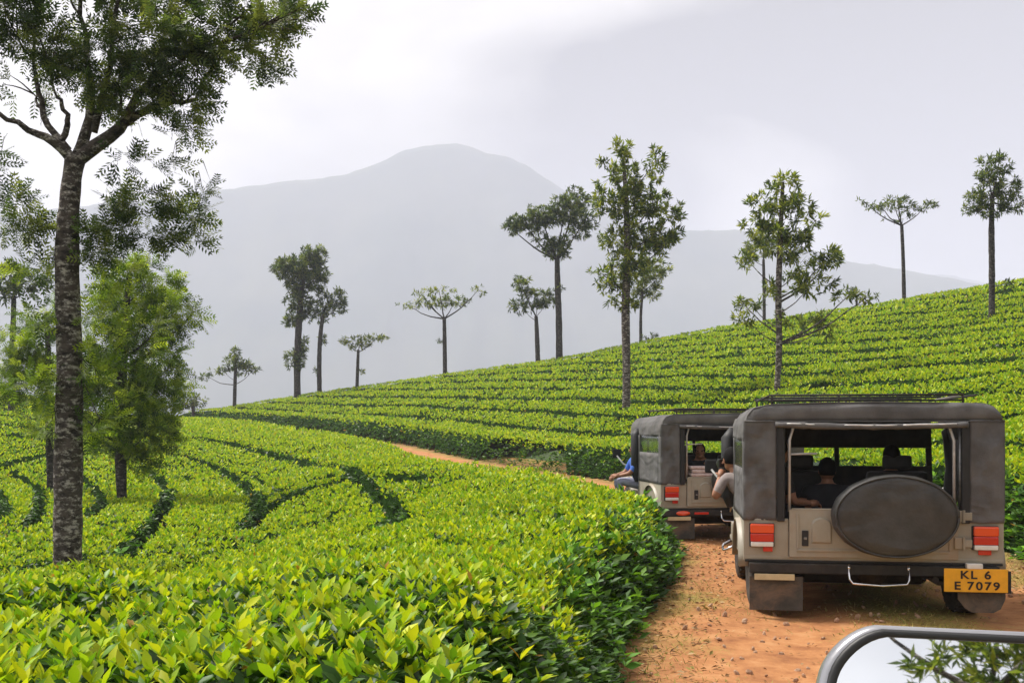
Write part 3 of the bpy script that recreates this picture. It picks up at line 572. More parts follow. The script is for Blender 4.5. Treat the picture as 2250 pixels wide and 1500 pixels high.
def build_tree(key, label, pal, leaf, group, frond=False, fill=1.0, name='shade_tree', nleaf=8, bark='bark_far', wind=(.35, 0, .1), seed=0, depthk=.85):
    T = TREE[key]; g = np.random.default_rng(seed+100)
    root = empty(name, T['base']); tag(root, label, 'tree', group)
    trunk = T['trunk']; t0 = trunk[0]
    path = [(t0[0], 0, -.35, t0[2]*1.25)]+[(p[0], 0, p[1], p[2]) for p in trunk]
    sp = spline(path, 40); H = sp[-1, 2]
    sp[1:, 1] += .25*trunk[0][2]*np.sin(np.linspace(0, 5, 39)+seed)
    sp[:, 3] *= 1+.10*(g.random(40)-.5)
    bm = bmesh.new()
    add_tube(bm, [tuple(p[:3]) for p in sp], list(sp[:, 3]), 12)
    tips = []
    def limb(pts, n=12):
        s = spline(pts, n); s[:, 3] = np.maximum(s[:, 3], .004)
        j = np.linspace(0, 1, n)*s[0, 3]*.8
        s[1:-1, 0] += g.normal(0, 1, n-2)*j[1:-1]*.5; s[1:-1, 2] += g.normal(0, 1, n-2)*j[1:-1]*.4
        add_tube(bm, [tuple(p[:3]) for p in s], list(s[:, 3]), 6); tips.append(s)
    for q, L_ in enumerate(T['limbs']):
        dy = g.uniform(-.5, .5)*abs(L_[-1][0]-L_[0][0])
        limb([(p[0], dy*i/(len(L_)-1), p[1], p[2]) for i, p in enumerate(L_)])
    blobs = []
    for b in T['blobs']:
        bx_, bz_, rx_, rz_, dn = b
        off = abs(bx_-np.interp(bz_, sp[:, 2], sp[:, 0]))
        dy = g.uniform(-1, 1)*(off*(.22 if T['limbs'] else .55)+rx_*.25)*depthk
        blobs.append((bx_, dy, bz_, rx_, max(rz_, rx_*.35)*depthk if rx_ > rz_*1.5 else rx_*depthk, rz_, dn))
        if T['fork']: za = min(H-.02, bz_-.15*rz_)
        else: za = min(H-.02, max(bz_-.75*off-.2*rz_, (.30 if H > 7 else .6)*H))
        if T['limbs'] and (bz_ > H*.9 or off > .45): za = None
        if za is None and T['limbs'] and bz_ > H*1.05:      # thin boughs from the nearest main limb into the crown
            s0 = np.concatenate(tips[:len(T['limbs'])]); q0 = s0[(np.abs(s0[:, :3]-np.array((bx_, dy, bz_-.9*rz_)))**2).sum(1).argmin()]
            limb([(q0[0], q0[1], q0[2], min(q0[3]*.6, .035)), ((q0[0]+bx_)/2, (q0[1]+dy)/2, (q0[2]+bz_)/2-.05, .018), (bx_+.3*rx_, dy, bz_+.3*rz_, .007)], 9)
            for q in range(3):
                v = g.normal(size=3); v /= np.linalg.norm(v); e_ = np.array((bx_, dy, bz_))+v*np.array((rx_, rx_*.7, rz_))*.85
                limb([(bx_*.75+q0[0]*.25, dy*.75+q0[1]*.25, bz_*.75+q0[2]*.25, .014), tuple((np.array((bx_, dy, bz_))+e_)/2)+(.010,), tuple(e_)+(.004,)], 6)
        if za is not None:
            ax_ = np.interp(za, sp[:, 2], sp[:, 0]); ra = np.interp(za, sp[:, 2], sp[:, 3])
            r0 = min(ra*.5, (.006+.008*math.hypot(off, bz_-za)) if T['limbs'] else (.010+.015*math.hypot(off, bz_-za))*(1.7 if T['fork'] else 1)); mid = ((ax_+bx_)/2, dy*.45, (za+bz_)/2-.08*off, r0*.62)
            if math.hypot(off, bz_-za) > .15: limb([(ax_, 0, za, r0), mid, (bx_, dy, bz_+.2*rz_, max(.25*r0, .006))], 9)
    # leaf tufts
    TP, TD = [], []
    for bx_, dy, bz_, rx_, ry_, rz_, dn in blobs:
        area = math.pi*rx_*rz_
        n = int(max(6, fill*dn*area/(leaf*leaf)*2.5))
        u = g.normal(size=(n, 3)); u /= np.linalg.norm(u, axis=1, keepdims=True)
        r = g.random((n, 1))**.5*(.82+.36*g.random((n, 1)))
        p = u*r*np.array((rx_, ry_, rz_))+np.array((bx_, dy, bz_))
        # clump tufts into sprays so that gaps show between them
        kc = max(3, n//7); cc = p[g.integers(0, n, kc)]
        near = ((p[:, None, :]-cc[None])**2).sum(2).argmin(1); p = p*.62+cc[near]*.38
        TP.append(p); TD.append(u*np.array((1, 1, .8))+np.array(wind)+np.array((0, 0, .25)))
    TP = np.concatenate(TP); TD = np.concatenate(TD); n = len(TP)
    vis = T['base'][2]+TP[:, 2] > T['base'][2]+.4
    TP, TD = TP[vis], TD[vis]; n = len(TP)
    Vs, Fs, Cs, off_ = [], [], [], 0
    P3 = TUFT[pal]; tone = g.random(n); low = TP[:, 2] < (5.1 if key == 'T1' else -9)
    if frond: tv, tf = FROND_V, FROND_F
    else: tv, tf = NARROW_V, LEAF_FAR_F
    for j in range(nleaf):
        D = TD*(.75 if not frond else .9)+g.normal(size=(n, 3))*(.75 if not frond else .62); D[:, 2] -= .12
        sz = leaf*g.uniform(.65, 1.25, n)
        ci = np.clip((tone*1.0+g.normal(0, .18, n))*len(P3), 0, len(P3)-1).astype(int)
        col = np.where(low[:, None], TUFT['lime'][ci], P3[ci])*g.uniform(.75, 1.25, (n, 1))
        V, F, Cc = leaves(TP+g.normal(0, leaf*.12, (n, 3)), D, g.normal(0, .7, n), sz, tv, tf, col)
        Vs.append(V); Fs.append(F+off_); Cs.append(Cc); off_ += len(V)
    # twigs: from the nearest limb to a share of the tufts
    skel = np.concatenate([s[:, :3] for s in tips]+[sp[8:, :3]])
    pick = g.permutation(n)[:int(n*(.35 if not frond else .5))]
    tw_b = TP[pick]; near = np.array([((skel-p)**2).sum(1).argmin() for p in tw_b]); tw_a = skel[near]
    tw_a = tw_b+(tw_a-tw_b)*np.minimum(1, ((1.2 if frond else 2)*leaf)/(np.linalg.norm(tw_a-tw_b, axis=1, keepdims=True)+1e-6))
    w = leaf*(.014 if frond else .025)
    bm_obj('trunk', bm, M[bark], root, True)
    Vt = np.stack([tw_a+(w*1.6, 0, 0), tw_a-(w*1.6, 0, 0), tw_b, tw_a+(0, w*1.6, 0), tw_a-(0, w*1.6, 0), tw_b], 1).reshape(-1, 3)
    Ft = np.arange(len(Vt)).reshape(-1, 3)
    Vs.append(Vt); Fs.append(Ft+off_); Cs.append(np.tile((.03, .025, .02), (len(Vt), 1)))
    mesh_np('crown', np.concatenate(Vs), np.concatenate(Fs), M['tree_leaf'], root, col=np.concatenate(Cs))
    return root, sum(len(f) for f in Fs)
ntri = 0
GC = 'shade trees along the crest of the tea hill'; GS = 'shade trees standing in the tea'
for args in [
 ('T1', 'large shade tree with forked mottled trunk in the left foreground', 'dark', .28, GS, True, 1.75, 'shade_tree', 6, 'bark', (.45, 0, .05), 1),
 ('T2', 'bushy bright green shade tree just right of the large forked trunk', 'lime', .40, GS, True, 2.3, 'shade_tree', 6, 'bark_far', (.3, 0, 0), 2),
 ('T2b', 'loose leafy tree seen left of the large forked trunk', 'lime', .42, GS, True, 1.8, 'shade_tree', 6, 'bark_far', (.2, 0, 0), 3),
 ('T3', 'dark round crowned tree at the left picture edge', 'dark', .38, GS, False, 1.5, 'shade_tree', 8, 'bark_far', (.3, 0, .1), 4),
 ('A', 'small bare stemmed tree leftmost on the hill crest', 'dark', .42, GC, False, 1.3, 'shade_tree', 7, 'bark_far', (.3, 0, .1), 5),
 ('A0', 'low bushy tree at the far left foot of the hill crest', 'dark', .42, GC, False, 1.4, 'shade_tree', 7, 'bark_far', (.2, 0, .1), 6),
 ('B', 'tall leafy tree, the taller of the pair on the left crest', 'dark', .42, GC, False, 1.7, 'shade_tree', 9, 'bark_far', (.3, 0, .1), 7),
 ('C', 'shorter tree of the pair on the left crest, right trunk', 'dark', .40, GC, False, 1.4, 'shade_tree', 8, 'bark_far', (.3, 0, .1), 8),
 ('D', 'small flat topped tree right of the leafy pair', 'olive', .36, GC, False, 1.1, 'shade_tree', 7, 'bark_far', (.4, 0, .1), 9),
 ('E', 'wide umbrella shaped tree with a thin bare trunk mid crest', 'olive', .34, GC, False, .95, 'shade_tree', 7, 'bark_far', (.4, 0, .1), 10),
 ('F', 'short thin tree just left of a taller round crowned one', 'dark', .36, GC, False, 1.2, 'shade_tree', 8, 'bark_far', (.3, 0, .1), 11),
 ('G', 'tall tree with broad dark crown touching the tallest hill tree', 'dark', .36, GC, False, 1.7, 'shade_tree', 9, 'bark_far', (.3, 0, .1), 12),
 ('I', 'slim tree half hidden behind the tallest hill tree', 'olive', .35, GC, False, 1.4, 'shade_tree', 8, 'bark_far', (.3, 0, .1), 13),
 ('I2', 'tiny leafy sapling on the crest beside a slim trunk', 'dark', .26, GC, False, 1.0, 'sapling', 6, 'bark_far', (.2, 0, .1), 14),
 ('H', 'tallest tree on the tea slope with mottled pale trunk', 'olive', .29, GS, False, 1.15, 'shade_tree', 9, 'bark', (.35, 0, .1), 15),
 ('K', 'thin trunked tree on the crest behind the loose crowned tree', 'olive', .34, GC, False, 1.3, 'shade_tree', 8, 'bark_far', (.3, 0, .1), 16),
 ('J', 'loose crowned olive green tree rising behind the nearest jeep', 'olive', .28, GS, False, 1.0, 'shade_tree', 9, 'bark', (.3, 0, .05), 17),
 ('L', 'flat topped umbrella tree on the right crest', 'dark', .31, GC, False, 1.05, 'shade_tree', 7, 'bark_far', (.2, 0, .1), 18),
 ('M', 'round crowned tree on a tall bare trunk at the right edge', 'dark', .25, GS, False, 1.2, 'shade_tree', 8, 'bark_far', (.2, 0, .1), 19),
 ('N', 'low scrubby bush on the crest right of the loose crowned tree', 'dark', .30, GC, False, 1.0, 'bush', 6, 'bark_far', (.2, 0, .1), 20)]:
    k_, lab, pal, lf, grp, fr_, fill, nm, nl_, bk, wd, sd_ = args
    ntri += build_tree(k_, lab, pal, lf, grp, fr_, fill, nm, nl_, bk, wd, sd_)[1]
print('TREE TRIS', ntri)
# ---------------------------------------------------------------- jeeps
M['body'] = mat('jeep_paint', (.285, .255, .20), .48, spec=.45, col2=(.36, .325, .26), scale=3.2, bump=.05, bscale=22, dust=.55)
M['canvas'] = mat('canvas', (.092, .088, .088), .85, spec=.2, col2=(.145, .14, .139), scale=4, bump=.25, bscale=90, crease=.42, dust=.06)
M['cover'] = mat('spare_cover_vinyl', (.036, .035, .033), .55, spec=.4, col2=(.058, .056, .053), scale=5, bump=.15, bscale=40, crease=.3, dust=.06)
M['black'] = mat('black_vinyl', (.012, .012, .013), .6, var=.3, scale=10)
M['rubber'] = mat('tyre_rubber', (.018, .017, .016), .9, col2=(.055, .042, .032), scale=6, bump=.4, bscale=50)
M['flap'] = mat('mud_flap', (.045, .044, .040), .8, col2=(.085, .075, .062), scale=6, bump=.1, dust=.6)
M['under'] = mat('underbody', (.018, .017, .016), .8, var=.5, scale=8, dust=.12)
M['chrome'] = mat('chrome', (.72, .72, .74), .22, metal=1, var=.15, scale=12)
M['steel'] = mat('grey_steel', (.28, .28, .28), .45, metal=.8, var=.3, scale=12)
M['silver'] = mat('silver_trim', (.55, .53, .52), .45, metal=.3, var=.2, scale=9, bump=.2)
M['orange_lens'] = mat('orange_lens', (.78, .075, .012), .22, coat=.6)
M['red_lens'] = mat('red_lens', (.55, .018, .010), .2, coat=.6)
M['white_lens'] = mat('white_lens', (.72, .70, .66), .25, coat=.4, var=.1)
M['cream'] = mat('cream_reflector', (.56, .46, .27), .5, var=.12)
M['plate'] = mat('yellow_plate', (.83, .39, .015), .45, var=.08, scale=10)
M['ink'] = mat('plate_ink', (.02, .012, .01), .6)
M['plastic'] = glass_mat('clear_vinyl_window', (.62, .70, .58), .30, .25)
M['glass'] = glass_mat('windscreen_glass', (.93, .97, .95), .06, .02)
M['seat'] = mat('seat_vinyl', (.03, .028, .028), .6, var=.3)
M['headlight'] = mat('headlight_glass', (.7, .7, .72), .1, coat=.8)
def sheet(name, fn, nu, nv, mat_, parent, thick=.008, smooth_=True):
    """fn(u,v)->(x,y,z), u,v in 0..1: a cloth panel with real thickness"""
    V = [fn(i/nu, j/nv) for j in range(nv+1) for i in range(nu+1)]
    F = [(j*(nu+1)+i, j*(nu+1)+i+1, (j+1)*(nu+1)+i+1, (j+1)*(nu+1)+i) for j in range(nv) for i in range(nu)]
    o = mesh_np(name, np.array(V), np.array(F), mat_, parent, smooth_=smooth_)
    md = o.modifiers.new('thickness', 'SOLIDIFY'); md.thickness = thick; md.offset = 0
    return o
def wr(a, b, s=0):                      # cloth wrinkles
    return float(fbm(np.array([a]), np.array([b]), s, 3)[0]-.44)
HW = 1.125
def roof_profile(k):
    """upper cross-section of the canvas, k 0..1 from left side band to right side band"""
    pts = [(-HW-.005, 1.60), (-HW+.005, 1.74), (-HW+.035, 1.83), (-HW+.09, 1.895), (-HW+.20, 1.925), (-.55, 1.937), (0, 1.943), (.55, 1.940), (HW-.20, 1.932), (HW-.09, 1.905), (HW-.035, 1.845), (HW-.005, 1.74), (HW+.005, 1.60)]
    t = k*(len(pts)-1); i = min(int(t), len(pts)-2); f = t-i
    return pts[i][0]*(1-f)+pts[i+1][0]*f, pts[i][1]*(1-f)+pts[i+1][1]*f
def wheel(parent, x, y, s):
    w = empty('wheel', (x, y, .365)); w.parent = parent
    bm = bmesh.new()
    prof = [(-.11*s, .20), (-.125*s, .23), (-.128*s, .30), (-.115*s, .345), (-.09*s, .362), (0, .368), (.09*s, .362), (.115*s, .345), (.128*s, .30), (.125*s, .23), (.11*s, .20)]
    lathe_x(bm, prof, 36)
    for k in range(30):                 # tread blocks
        a = 2*math.pi*k/30
        for sx_ in (-.062, .062):
            add_box(bm, sx_-.045, sx_+.045, -.022, .022, .355, .378, 0, Matrix.Rotation(a+(.1 if sx_ > 0 else 0), 4, 'X'))
    bm_obj('tyre', bm, M['rubber'], w)
    bm = bmesh.new(); lathe_x(bm, [(-.09, .205), (.06*s, .205), (.075*s, .16), (.04*s, .10), (.085*s, .075), (.10*s, .05), (.10*s, .0)][::1], 24)
    bm_obj('rim', bm, M['silver'], w, True)
def tail_lamp(j, side):
    x = side*.965; l = empty('tail_lamp', (x, -.01, .745)); l.parent = j
    bm = bmesh.new(); add_box(bm, -.112, .112, -.015, .02, -.115, .10, .008); bm_obj('housing', bm, M['under'], l)
    bm = bmesh.new(); add_box(bm, -.105, .105, -.055, -.013, .012, .098, .014); bm_obj('indicator_lens', bm, M['orange_lens'], l)
    bm = bmesh.new(); add_box(bm, -.103, .103, -.046, -.013, -.066, .010, .010); bm_obj('brake_lens', bm, M['red_lens'], l)
    bm = bmesh.new(); add_box(bm, -.100, .100, -.048, -.013, -.110, -.068, .008); bm_obj('reversing_lens', bm, M['white_lens'], l)
def make_jeep(loc, rz, label, first):
    j = empty('jeep', loc, rz); tag(j, label, 'jeep', 'open backed jeeps driving along the track')
    B = M['body']
    bm = bmesh.new()                    # body tub
    add_box(bm, -HW, HW, .0, 2.0, .50, .54, .006)
    for s in (-1, 1):
        add_box(bm, min(s*HW, s*(HW-.035)), max(s*HW, s*(HW-.035)), .035, 1.30, .52, .885, .01)
        add_box(bm, min(s*HW, s*(HW-.035)), max(s*HW, s*(HW-.035)), 1.30, 1.80, .52, .70, .01)
        add_box(bm, min(s*(HW+.003), s*.725), max(s*(HW+.003), s*.725), -.004, .036, .515, .888, .012)
        add_box(bm, min(s*(HW-.04), s*.78), max(s*(HW-.04), s*.78), .04, 1.0, .55, .80, .01)
    add_box(bm, -HW+.003, HW-.003, -.006, .03, .515, .548, .006)
    add_box(bm, -1.0, 1.0, 1.80, 1.86, .52, 1.0, .01)
    bm_obj('body_tub', bm, B, j)
    box('body_seam', -HW+.01, HW-.01, -.012, .02, .492, .512, M['black'], j, .003)
    # tailgate
    tg = empty('tailgate', (0, -.008, .54)); tg.parent = j
    bm = bmesh.new(); add_box(bm, -.722, .740, -.018, .018, 0, .435, .008); bm_obj('gate_panel', bm, B, tg)
    bm = bmesh.new()
    for a in ((-.66, .66, -.030, -.016, .055, .075), (-.66, -.64, -.030, -.016, .079, .40), (.655, .675, -.030, -.016, .079, .40)): add_box(bm, *a, .005)
    bm_obj('raised_frame', bm, B, tg)
    bm = bmesh.new()                    # rounded pressing beside the latch
    out = [(-.53, .13)]+[(-.44+.09*math.cos(a), .30+.065*math.sin(a)) for a in np.linspace(math.pi, 0, 12)]+[(-.35, .13)]
    f0 = [bm.verts.new((x, -.017, z)) for x, z in out]; f1 = [bm.verts.new((-.44+(x+.44)*.86, -.036, .235+(z-.235)*.88)) for x, z in out]
    bm.faces.new(f1)
    for a in range(len(out)): bm.faces.new((f0[a], f0[(a+1) % len(out)], f1[(a+1) % len(out)], f1[a]))
    bm_obj('pressed_panel', bm, B, tg)
    lt = box('latch', -.612, -.555, -.032, -.012, .105, .245, M['black'], tg, .004)
    box('latch_handle', -.598, -.570, -.046, -.034, .165, .185, M['steel'], tg, .003)
    for z in (.34, .10):
        bm = bmesh.new(); add_box(bm, .70, .775, -.040, -.014, z, z+.10, .006); add_box(bm, .775, .85, -.036, -.012, z+.015, z+.085, .006); add_tube(bm, [(.775, -.045, z-.005), (.775, -.045, z+.105)], .013, 8)
        bm_obj('hinge', bm, B, tg)
    tube('top_rail', [(-.70, -.012, .437), (.70, -.012, .437)], .009, B, tg)
    # spare wheel in its cover
    bm = bmesh.new(); n = 56
    prof = [(0.02, .80), (.0, .93), (-.05, .985), (-.11, 1.0), (-.16, .985), (-.20, .94), (-.218, .86), (-.222, .70), (-.226, .45), (-.228, .2)]
    rings = []
    for a, r in prof:
        ring = []
        for k in range(n):
            th = 2*math.pi*k/n; pk = 1+.006*math.sin(17*th+3*a)+.012*wr(3*math.cos(th)+5, 3*math.sin(th)+a*9, 4)
            ring.append(bm.verts.new((.17+.545*r*pk*math.cos(th), -.035+a-.02*wr(r*4*math.cos(th)+9, r*4*math.sin(th), 6), .932+.372*r*pk*math.sin(th))))
        rings.append(ring)
    for p, q in zip(rings[:-1], rings[1:]):
        for k in range(n): bm.faces.new((p[k], p[(k+1) % n], q[(k+1) % n], q[k]))
    bm.faces.new(rings[0]); bm.faces.new(rings[-1])
    sw = bm_obj('spare_wheel_cover', bm, M['cover'], j, True)
    tube('cover_piping', [(.17+.515*math.cos(a), -.035-.205+.004*math.sin(9*a), .932+.352*math.sin(a)) for a in np.linspace(0, 2*math.pi, 57)], .009, M['cover'], sw, 6)
    # canvas
    rc_ = empty('canvas_top', (0, 0, 0)); rc_.parent = j
    def roof(u, v):
        x, z = roof_profile(u); y = -.012+v*1.86
        sag = -.018*math.sin(math.pi*min(1, max(0, (u-.3)/.4)))*abs(math.sin(v*math.pi*2.5)) if .3 < u < .7 else 0
        k = 1-.02*v
        return (x*k+.006*wr(v*6, u*9, 2), y, z+sag+.022*wr(u*10, v*5, 3)-(.03*v*v if .15 < u < .85 else .0))
    sheet('roof', roof, 48, 24, M['canvas'], rc_)
    def header(u, v):                   # band across the back above the opening
        x, zt = roof_profile(u); zb = 1.772
        return (x, -.014-.012*math.sin(v*math.pi)-.06*wr(u*6+v*1.5, v*2.5, 5), max(zt, zb)*(1-v)+zb*v)
    sheet('rear_band', header, 40, 4, M['canvas'], rc_)
    for s in (-1, 1):
        xa, xb = (s*(HW+.004), s*.835)
        def corner(u, v, s=s, xa=xa, xb=xb):
            z = 1.785-v*(1.785-.872); x = xa+(xb-xa)*u
            return (x+.006*wr(v*4, u*3, 7+s), -.020-.11*wr(u*2.6+v*2.8, v*6.5, 11+s)*math.sin(u*math.pi*.9+.15), z)
        sheet('rear_curtain', corner, 14, 24, M['canvas'], rc_)
        def side(u, v, s=s):
            z = 1.61-v*(1.61-.872)
            return (s*(HW+.002+.010*wr(u*5, v*4, 13+s)), -.01+u*.12, z)
        sheet('side_return', side, 6, 16, M['canvas'], rc_)
        def low(u, v, s=s):
            z = 1.34-v*(1.34-.872); return (s*(HW+.002+.016*wr(u*5, v*4, 17+s)), .11+u*1.14, z)
        sheet('side_curtain', low, 16, 8, M['canvas'], rc_)
        def post(u, v, s=s):
            z = 1.61-v*(1.61-.872); return (s*(HW+.003), 1.20+u*.12, z)
        sheet('side_return', post, 4, 12, M['canvas'], rc_)
        sheet('side_window', lambda u, v, s=s: (s*(HW-.002+.012*wr(u*3, v*3, 23+s)), .11+u*1.10, 1.61-v*.27), 10, 5, M['plastic'], rc_, .003)
        box('strap', min(s*.832, s*.765), max(s*.832, s*.765), -.040, -.012, .865, 1.775, M['black'], rc_, .006)
        # drip-edge piping
    tube('seam_piping', [(-HW, -.032, 1.775), (-.5, -.036, 1.772), (0, -.036, 1.771), (.5, -.036, 1.772), (HW, -.032, 1.775)], .006, M['canvas'], rc_, 6)
    # rolled-up rear flap; its highlights are added as silver strips
    bm = bmesh.new(); pts = []; rr = []
    for k in range(34):
        u = k/33; pts.append((-.85+1.66*u, -.055, 1.742-.018*math.sin(u*math.pi)+.012*wr(u*9, 1.5, 27))); rr.append(.024+.016*abs(wr(u*14, 4, 28))*2)
    add_tube(bm, pts, rr, 8); fl = bm_obj('rolled_flap', bm, M['canvas'], rc_, True)
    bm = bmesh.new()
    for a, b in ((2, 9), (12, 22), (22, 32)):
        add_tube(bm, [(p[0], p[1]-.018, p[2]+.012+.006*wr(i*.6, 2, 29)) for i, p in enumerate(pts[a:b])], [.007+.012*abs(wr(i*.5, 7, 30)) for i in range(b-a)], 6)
    bm_obj('flap_highlights', bm, M['silver'], fl, True)
    # hoops and roll bars behind the opening
    for s in (-1, 1):
        tube('hoop', [(s*.715, .03, .95), (s*.715, .03, 1.60), (s*.68, .04, 1.72), (s*.55, .06, 1.80)], .014, M['silver'], j, 8)
        tube('hoop', [(s*.772, .05, .90), (s*.772, .05, 1.76)], .02, M['steel'], j, 8)
    tube('grab_bar', [(-.715, .03, 1.472), (-.60, .035, 1.478), (-.47, .04, 1.480)], .011, M['silver'], j, 6)
    tube('hoop', [(-1.06, .95, .88), (-1.06, .95, 1.72), (-.9, .95, 1.86), (.9, .95, 1.86), (1.06, .95, 1.72), (1.06, .95, .88)], .022, M['under'], j, 8)
    # roof rack
    rk = empty('roof_rack', (0, 0, 1.95)); rk.parent = j
    for s in (-1, 1): tube('rail', [(s*.90, .03, .055), (s*.88, 1.55, .045)], .010, M['under'], rk, 6)
    for y in (.03, .80, 1.55): tube('cross_bar', [(-.90, y, .062), (.80, y, .062)], .011, M['under'], rk, 6)
    tube('cross_bar', [(-.90, .03, .012), (.80, .03, .012)], .010, M['under'], rk, 6)
    for x in (-.87, -.28, .23, .79):
        for y in (.03, 1.55): tube('post', [(x, y, -.03), (x, y, .062)], .011, M['under'], rk, 6)
    tube('brace', [(.55, .03, .015), (.76, .03, .055)], .008, M['silver'], rk, 6)
    # rear lights, reflectors, bumper, tow handle, plate
    for s in (-1, 1):
        tail_lamp(j, s)
        box('reflector', -.955 if s < 0 else .905, -.870 if s < 0 else 1.015, -.03, -.012, .588, .632, M['red_lens'], j, .006)
    box('bumper', -1.08, 1.08, -.05, .06, .395, .487, M['under'], j, .012)
    th = empty('tow_handle', (.07, -.06, .46)); th.parent = j
    tube('handle_bar', [(-.275, .01, .03), (-.275, -.03, -.10), (-.25, -.05, -.135), (.0, -.06, -.15), (.21, -.05, -.135), (.235, -.03, -.10), (.235, .01, .03)], .012, M['chrome'], th, 8)
    for x in (-.275, .235):
        for z in (.0, -.045): 
            bm = bmesh.new(); bmesh.ops.create_uvsphere(bm, u_segments=8, v_segments=6, radius=.017, matrix=Matrix.Translation((x, -.002, z))); bm_obj('bolt', bm, M['chrome'], th, True)
    box('reflector_strip', -1.035, -.68, -.066, -.050, .335, .390, M['cream'], j, .004)
    if first:
        pl = empty('number_plate', (.865, -.085, .37)); pl.parent = j
        bm = bmesh.new(); add_box(bm, -.265, .268, -.008, .008, -.102, .104, .005); bm_obj('plate_sheet', bm, M['plate'], pl)
        box('plate_bracket', -.25, .30, .010, .028, -.11, .085, M['under'], pl, .003)
        for txt, z, sx, w in (('K', .018, 1, -.095), ('L', .018, 1, -.018), ('6', .018, 1, .098), ('E', -.078, 1, -.155), ('7', -.078, 1, -.045), ('0', -.078, 1, .028), ('7', -.078, 1, .100), ('9', -.078, 1, .172)):
            cu = bpy.data.curves.new('lettering', 'FONT'); cu.body = txt; cu.size = .098; cu.align_x = 'CENTER'; cu.extrude = .002; cu.space_character = 1.12; cu.offset = .0022
            tmp = bpy.data.objects.new('tmp', cu); C.objects.link(tmp); bpy.context.view_layer.update()
            me = bpy.data.meshes.new_from_object(tmp.evaluated_get(bpy.context.evaluated_depsgraph_get())); bpy.data.objects.remove(tmp)
            o = link('plate_character', me, None, pl); me.materials.clear(); me.materials.append(M['ink']); o.rotation_euler = (R(90), 0, 0); o.location = (w, -.0115, z); o.scale = (1.18*sx, 1, 1)
        box('plate_lamp', .79, .925, -.10, -.03, .472, .52, M['white_lens'], j, .01)
    else:
        bm = bmesh.new(); lathe_x(bm, [(-.006, .0), (-.006, .045), (.006, .045), (.006, 0.0)], 20); o = bm_obj('side_reflector', bm, M['orange_lens'], j, True); o.rotation_euler = (0, 0, R(90)); o.location = (-.80, -.062, .442); o.scale = (1, 2.4, .8)
        box('reflector', -.62, -.40, -.064, -.050, .42, .455, M['red_lens'], j, .004)
    # running gear
    bm = bmesh.new()
    for s in (-1, 1): add_box(bm, s*.45-.05, s*.45+.05, .0, 2.8, .40, .50, .008)
    add_tube(bm, [(-.95, .50, .365), (.95, .50, .365)], .05, 10); add_tube(bm, [(-.85, 2.40, .365), (.85, 2.40, .365)], .045, 10)
    bmesh.ops.create_uvsphere(bm, u_segments=12, v_segments=8, radius=.14, matrix=Matrix.Translation((.1, .50, .35)))
    for s in (-1, 1): add_box(bm, s*.62-.04, s*.62+.04, .05, .95, .30, .345, .006)
    add_tube(bm, [(.55, 0.0, .36), (.52, .9, .36)], .03, 8); add_box(bm, -.55, .4, .35, .9, .38, .50, .02); add_box(bm, -.58, .62, .75, 1.7, .20, .46, .03)  # last box: dark tank added low to block light and deepen the shade
    bm_obj('chassis', bm, M['under'], j)
    for s in (-1, 1):
        wheel(j, s*.92, .52, s); wheel(j, s*.90, 2.40, s)
        # flared rear arch and long front wing
        bm = bmesh.new(); pr = []
        for k in range(13):
            a = math.pi*(.02+.96*k/12); pr.append((.52-.46*math.cos(a), .42+.44*math.sin(a)))
        ra = [bm.verts.new((s*1.03, y, z)) for y, z in pr]; rb = [bm.verts.new((s*1.165, y, z-.01)) for y, z in pr]; rc2 = [bm.verts.new((s*1.17, .52+(y-.52)*.94, .42+(z-.42)*.94)) for y, z in pr]
        for a in range(12):
            bm.faces.new((ra[a], ra[a+1], rb[a+1], rb[a])); bm.faces.new((rb[a], rb[a+1], rc2[a+1], rc2[a]))
        o = bm_obj('wheel_arch', bm, B, j, True); md = o.modifiers.new('t', 'SOLIDIFY'); md.thickness = .012
        bm = bmesh.new(); pr = [(1.88, .50), (1.95, .62), (2.05, .76), (2.2, .85), (2.5, .88), (2.75, .86), (2.85, .78)]
        ra = [bm.verts.new((s*.62, y, z)) for y, z in pr]; rb = [bm.verts.new((s*1.05, y, z)) for y, z in pr]; rc2 = [bm.verts.new((s*1.075, y, z-.06)) for y, z in pr]
        for a in range(6):
            bm.faces.new((ra[a], ra[a+1], rb[a+1], rb[a])); bm.faces.new((rb[a], rb[a+1], rc2[a+1], rc2[a]))
        o = bm_obj('front_wing', bm, B, j, True); md = o.modifiers.new('t', 'SOLIDIFY'); md.thickness = .012
        tube('side_step', [(s*1.10, 1.35, .50), (s*1.20, 1.36, .44), (s*1.22, 1.5, .42), (s*1.22, 1.75, .42), (s*1.20, 1.88, .44), (s*1.08, 1.9, .50)], .014, M['chrome'], j, 8)
        bm = bmesh.new(); bmesh.ops.create_uvsphere(bm, u_segments=16, v_segments=10, radius=.10, matrix=Matrix.Translation((s*.48, 2.86, .84)) @ Matrix.Diagonal((1, .4, 1, 1))); bm_obj('headlight', bm, M['headlight'], j, True)
    box('mud_flap', -1.075, -.60, -.005, .012, .05, .362, M['flap'], j, .004)
    bm = bmesh.new(); out = [(.74, .36), (.74, .19), (.80, .11), (.86, .075), (1.04, .075), (1.10, .11), (1.14, .2), (1.14, .36)]
    a0 = [bm.verts.new((x, -.004, z)) for x, z in out]; a1 = [bm.verts.new((x, .012, z)) for x, z in out]
    bm.faces.new(a0); bm.faces.new(a1[::-1])
    for a in range(len(out)): bm.faces.new((a0[a], a1[a], a1[(a+1) % len(out)], a0[(a+1) % len(out)]))
    bm_obj('mud_flap', bm, M['flap'], j)
    # bonnet, grille, windscreen
    bm = bmesh.new(); add_box(bm, -.60, .60, 1.86, 2.86, .55, 1.02, .05); bm_obj('bonnet', bm, B, j)
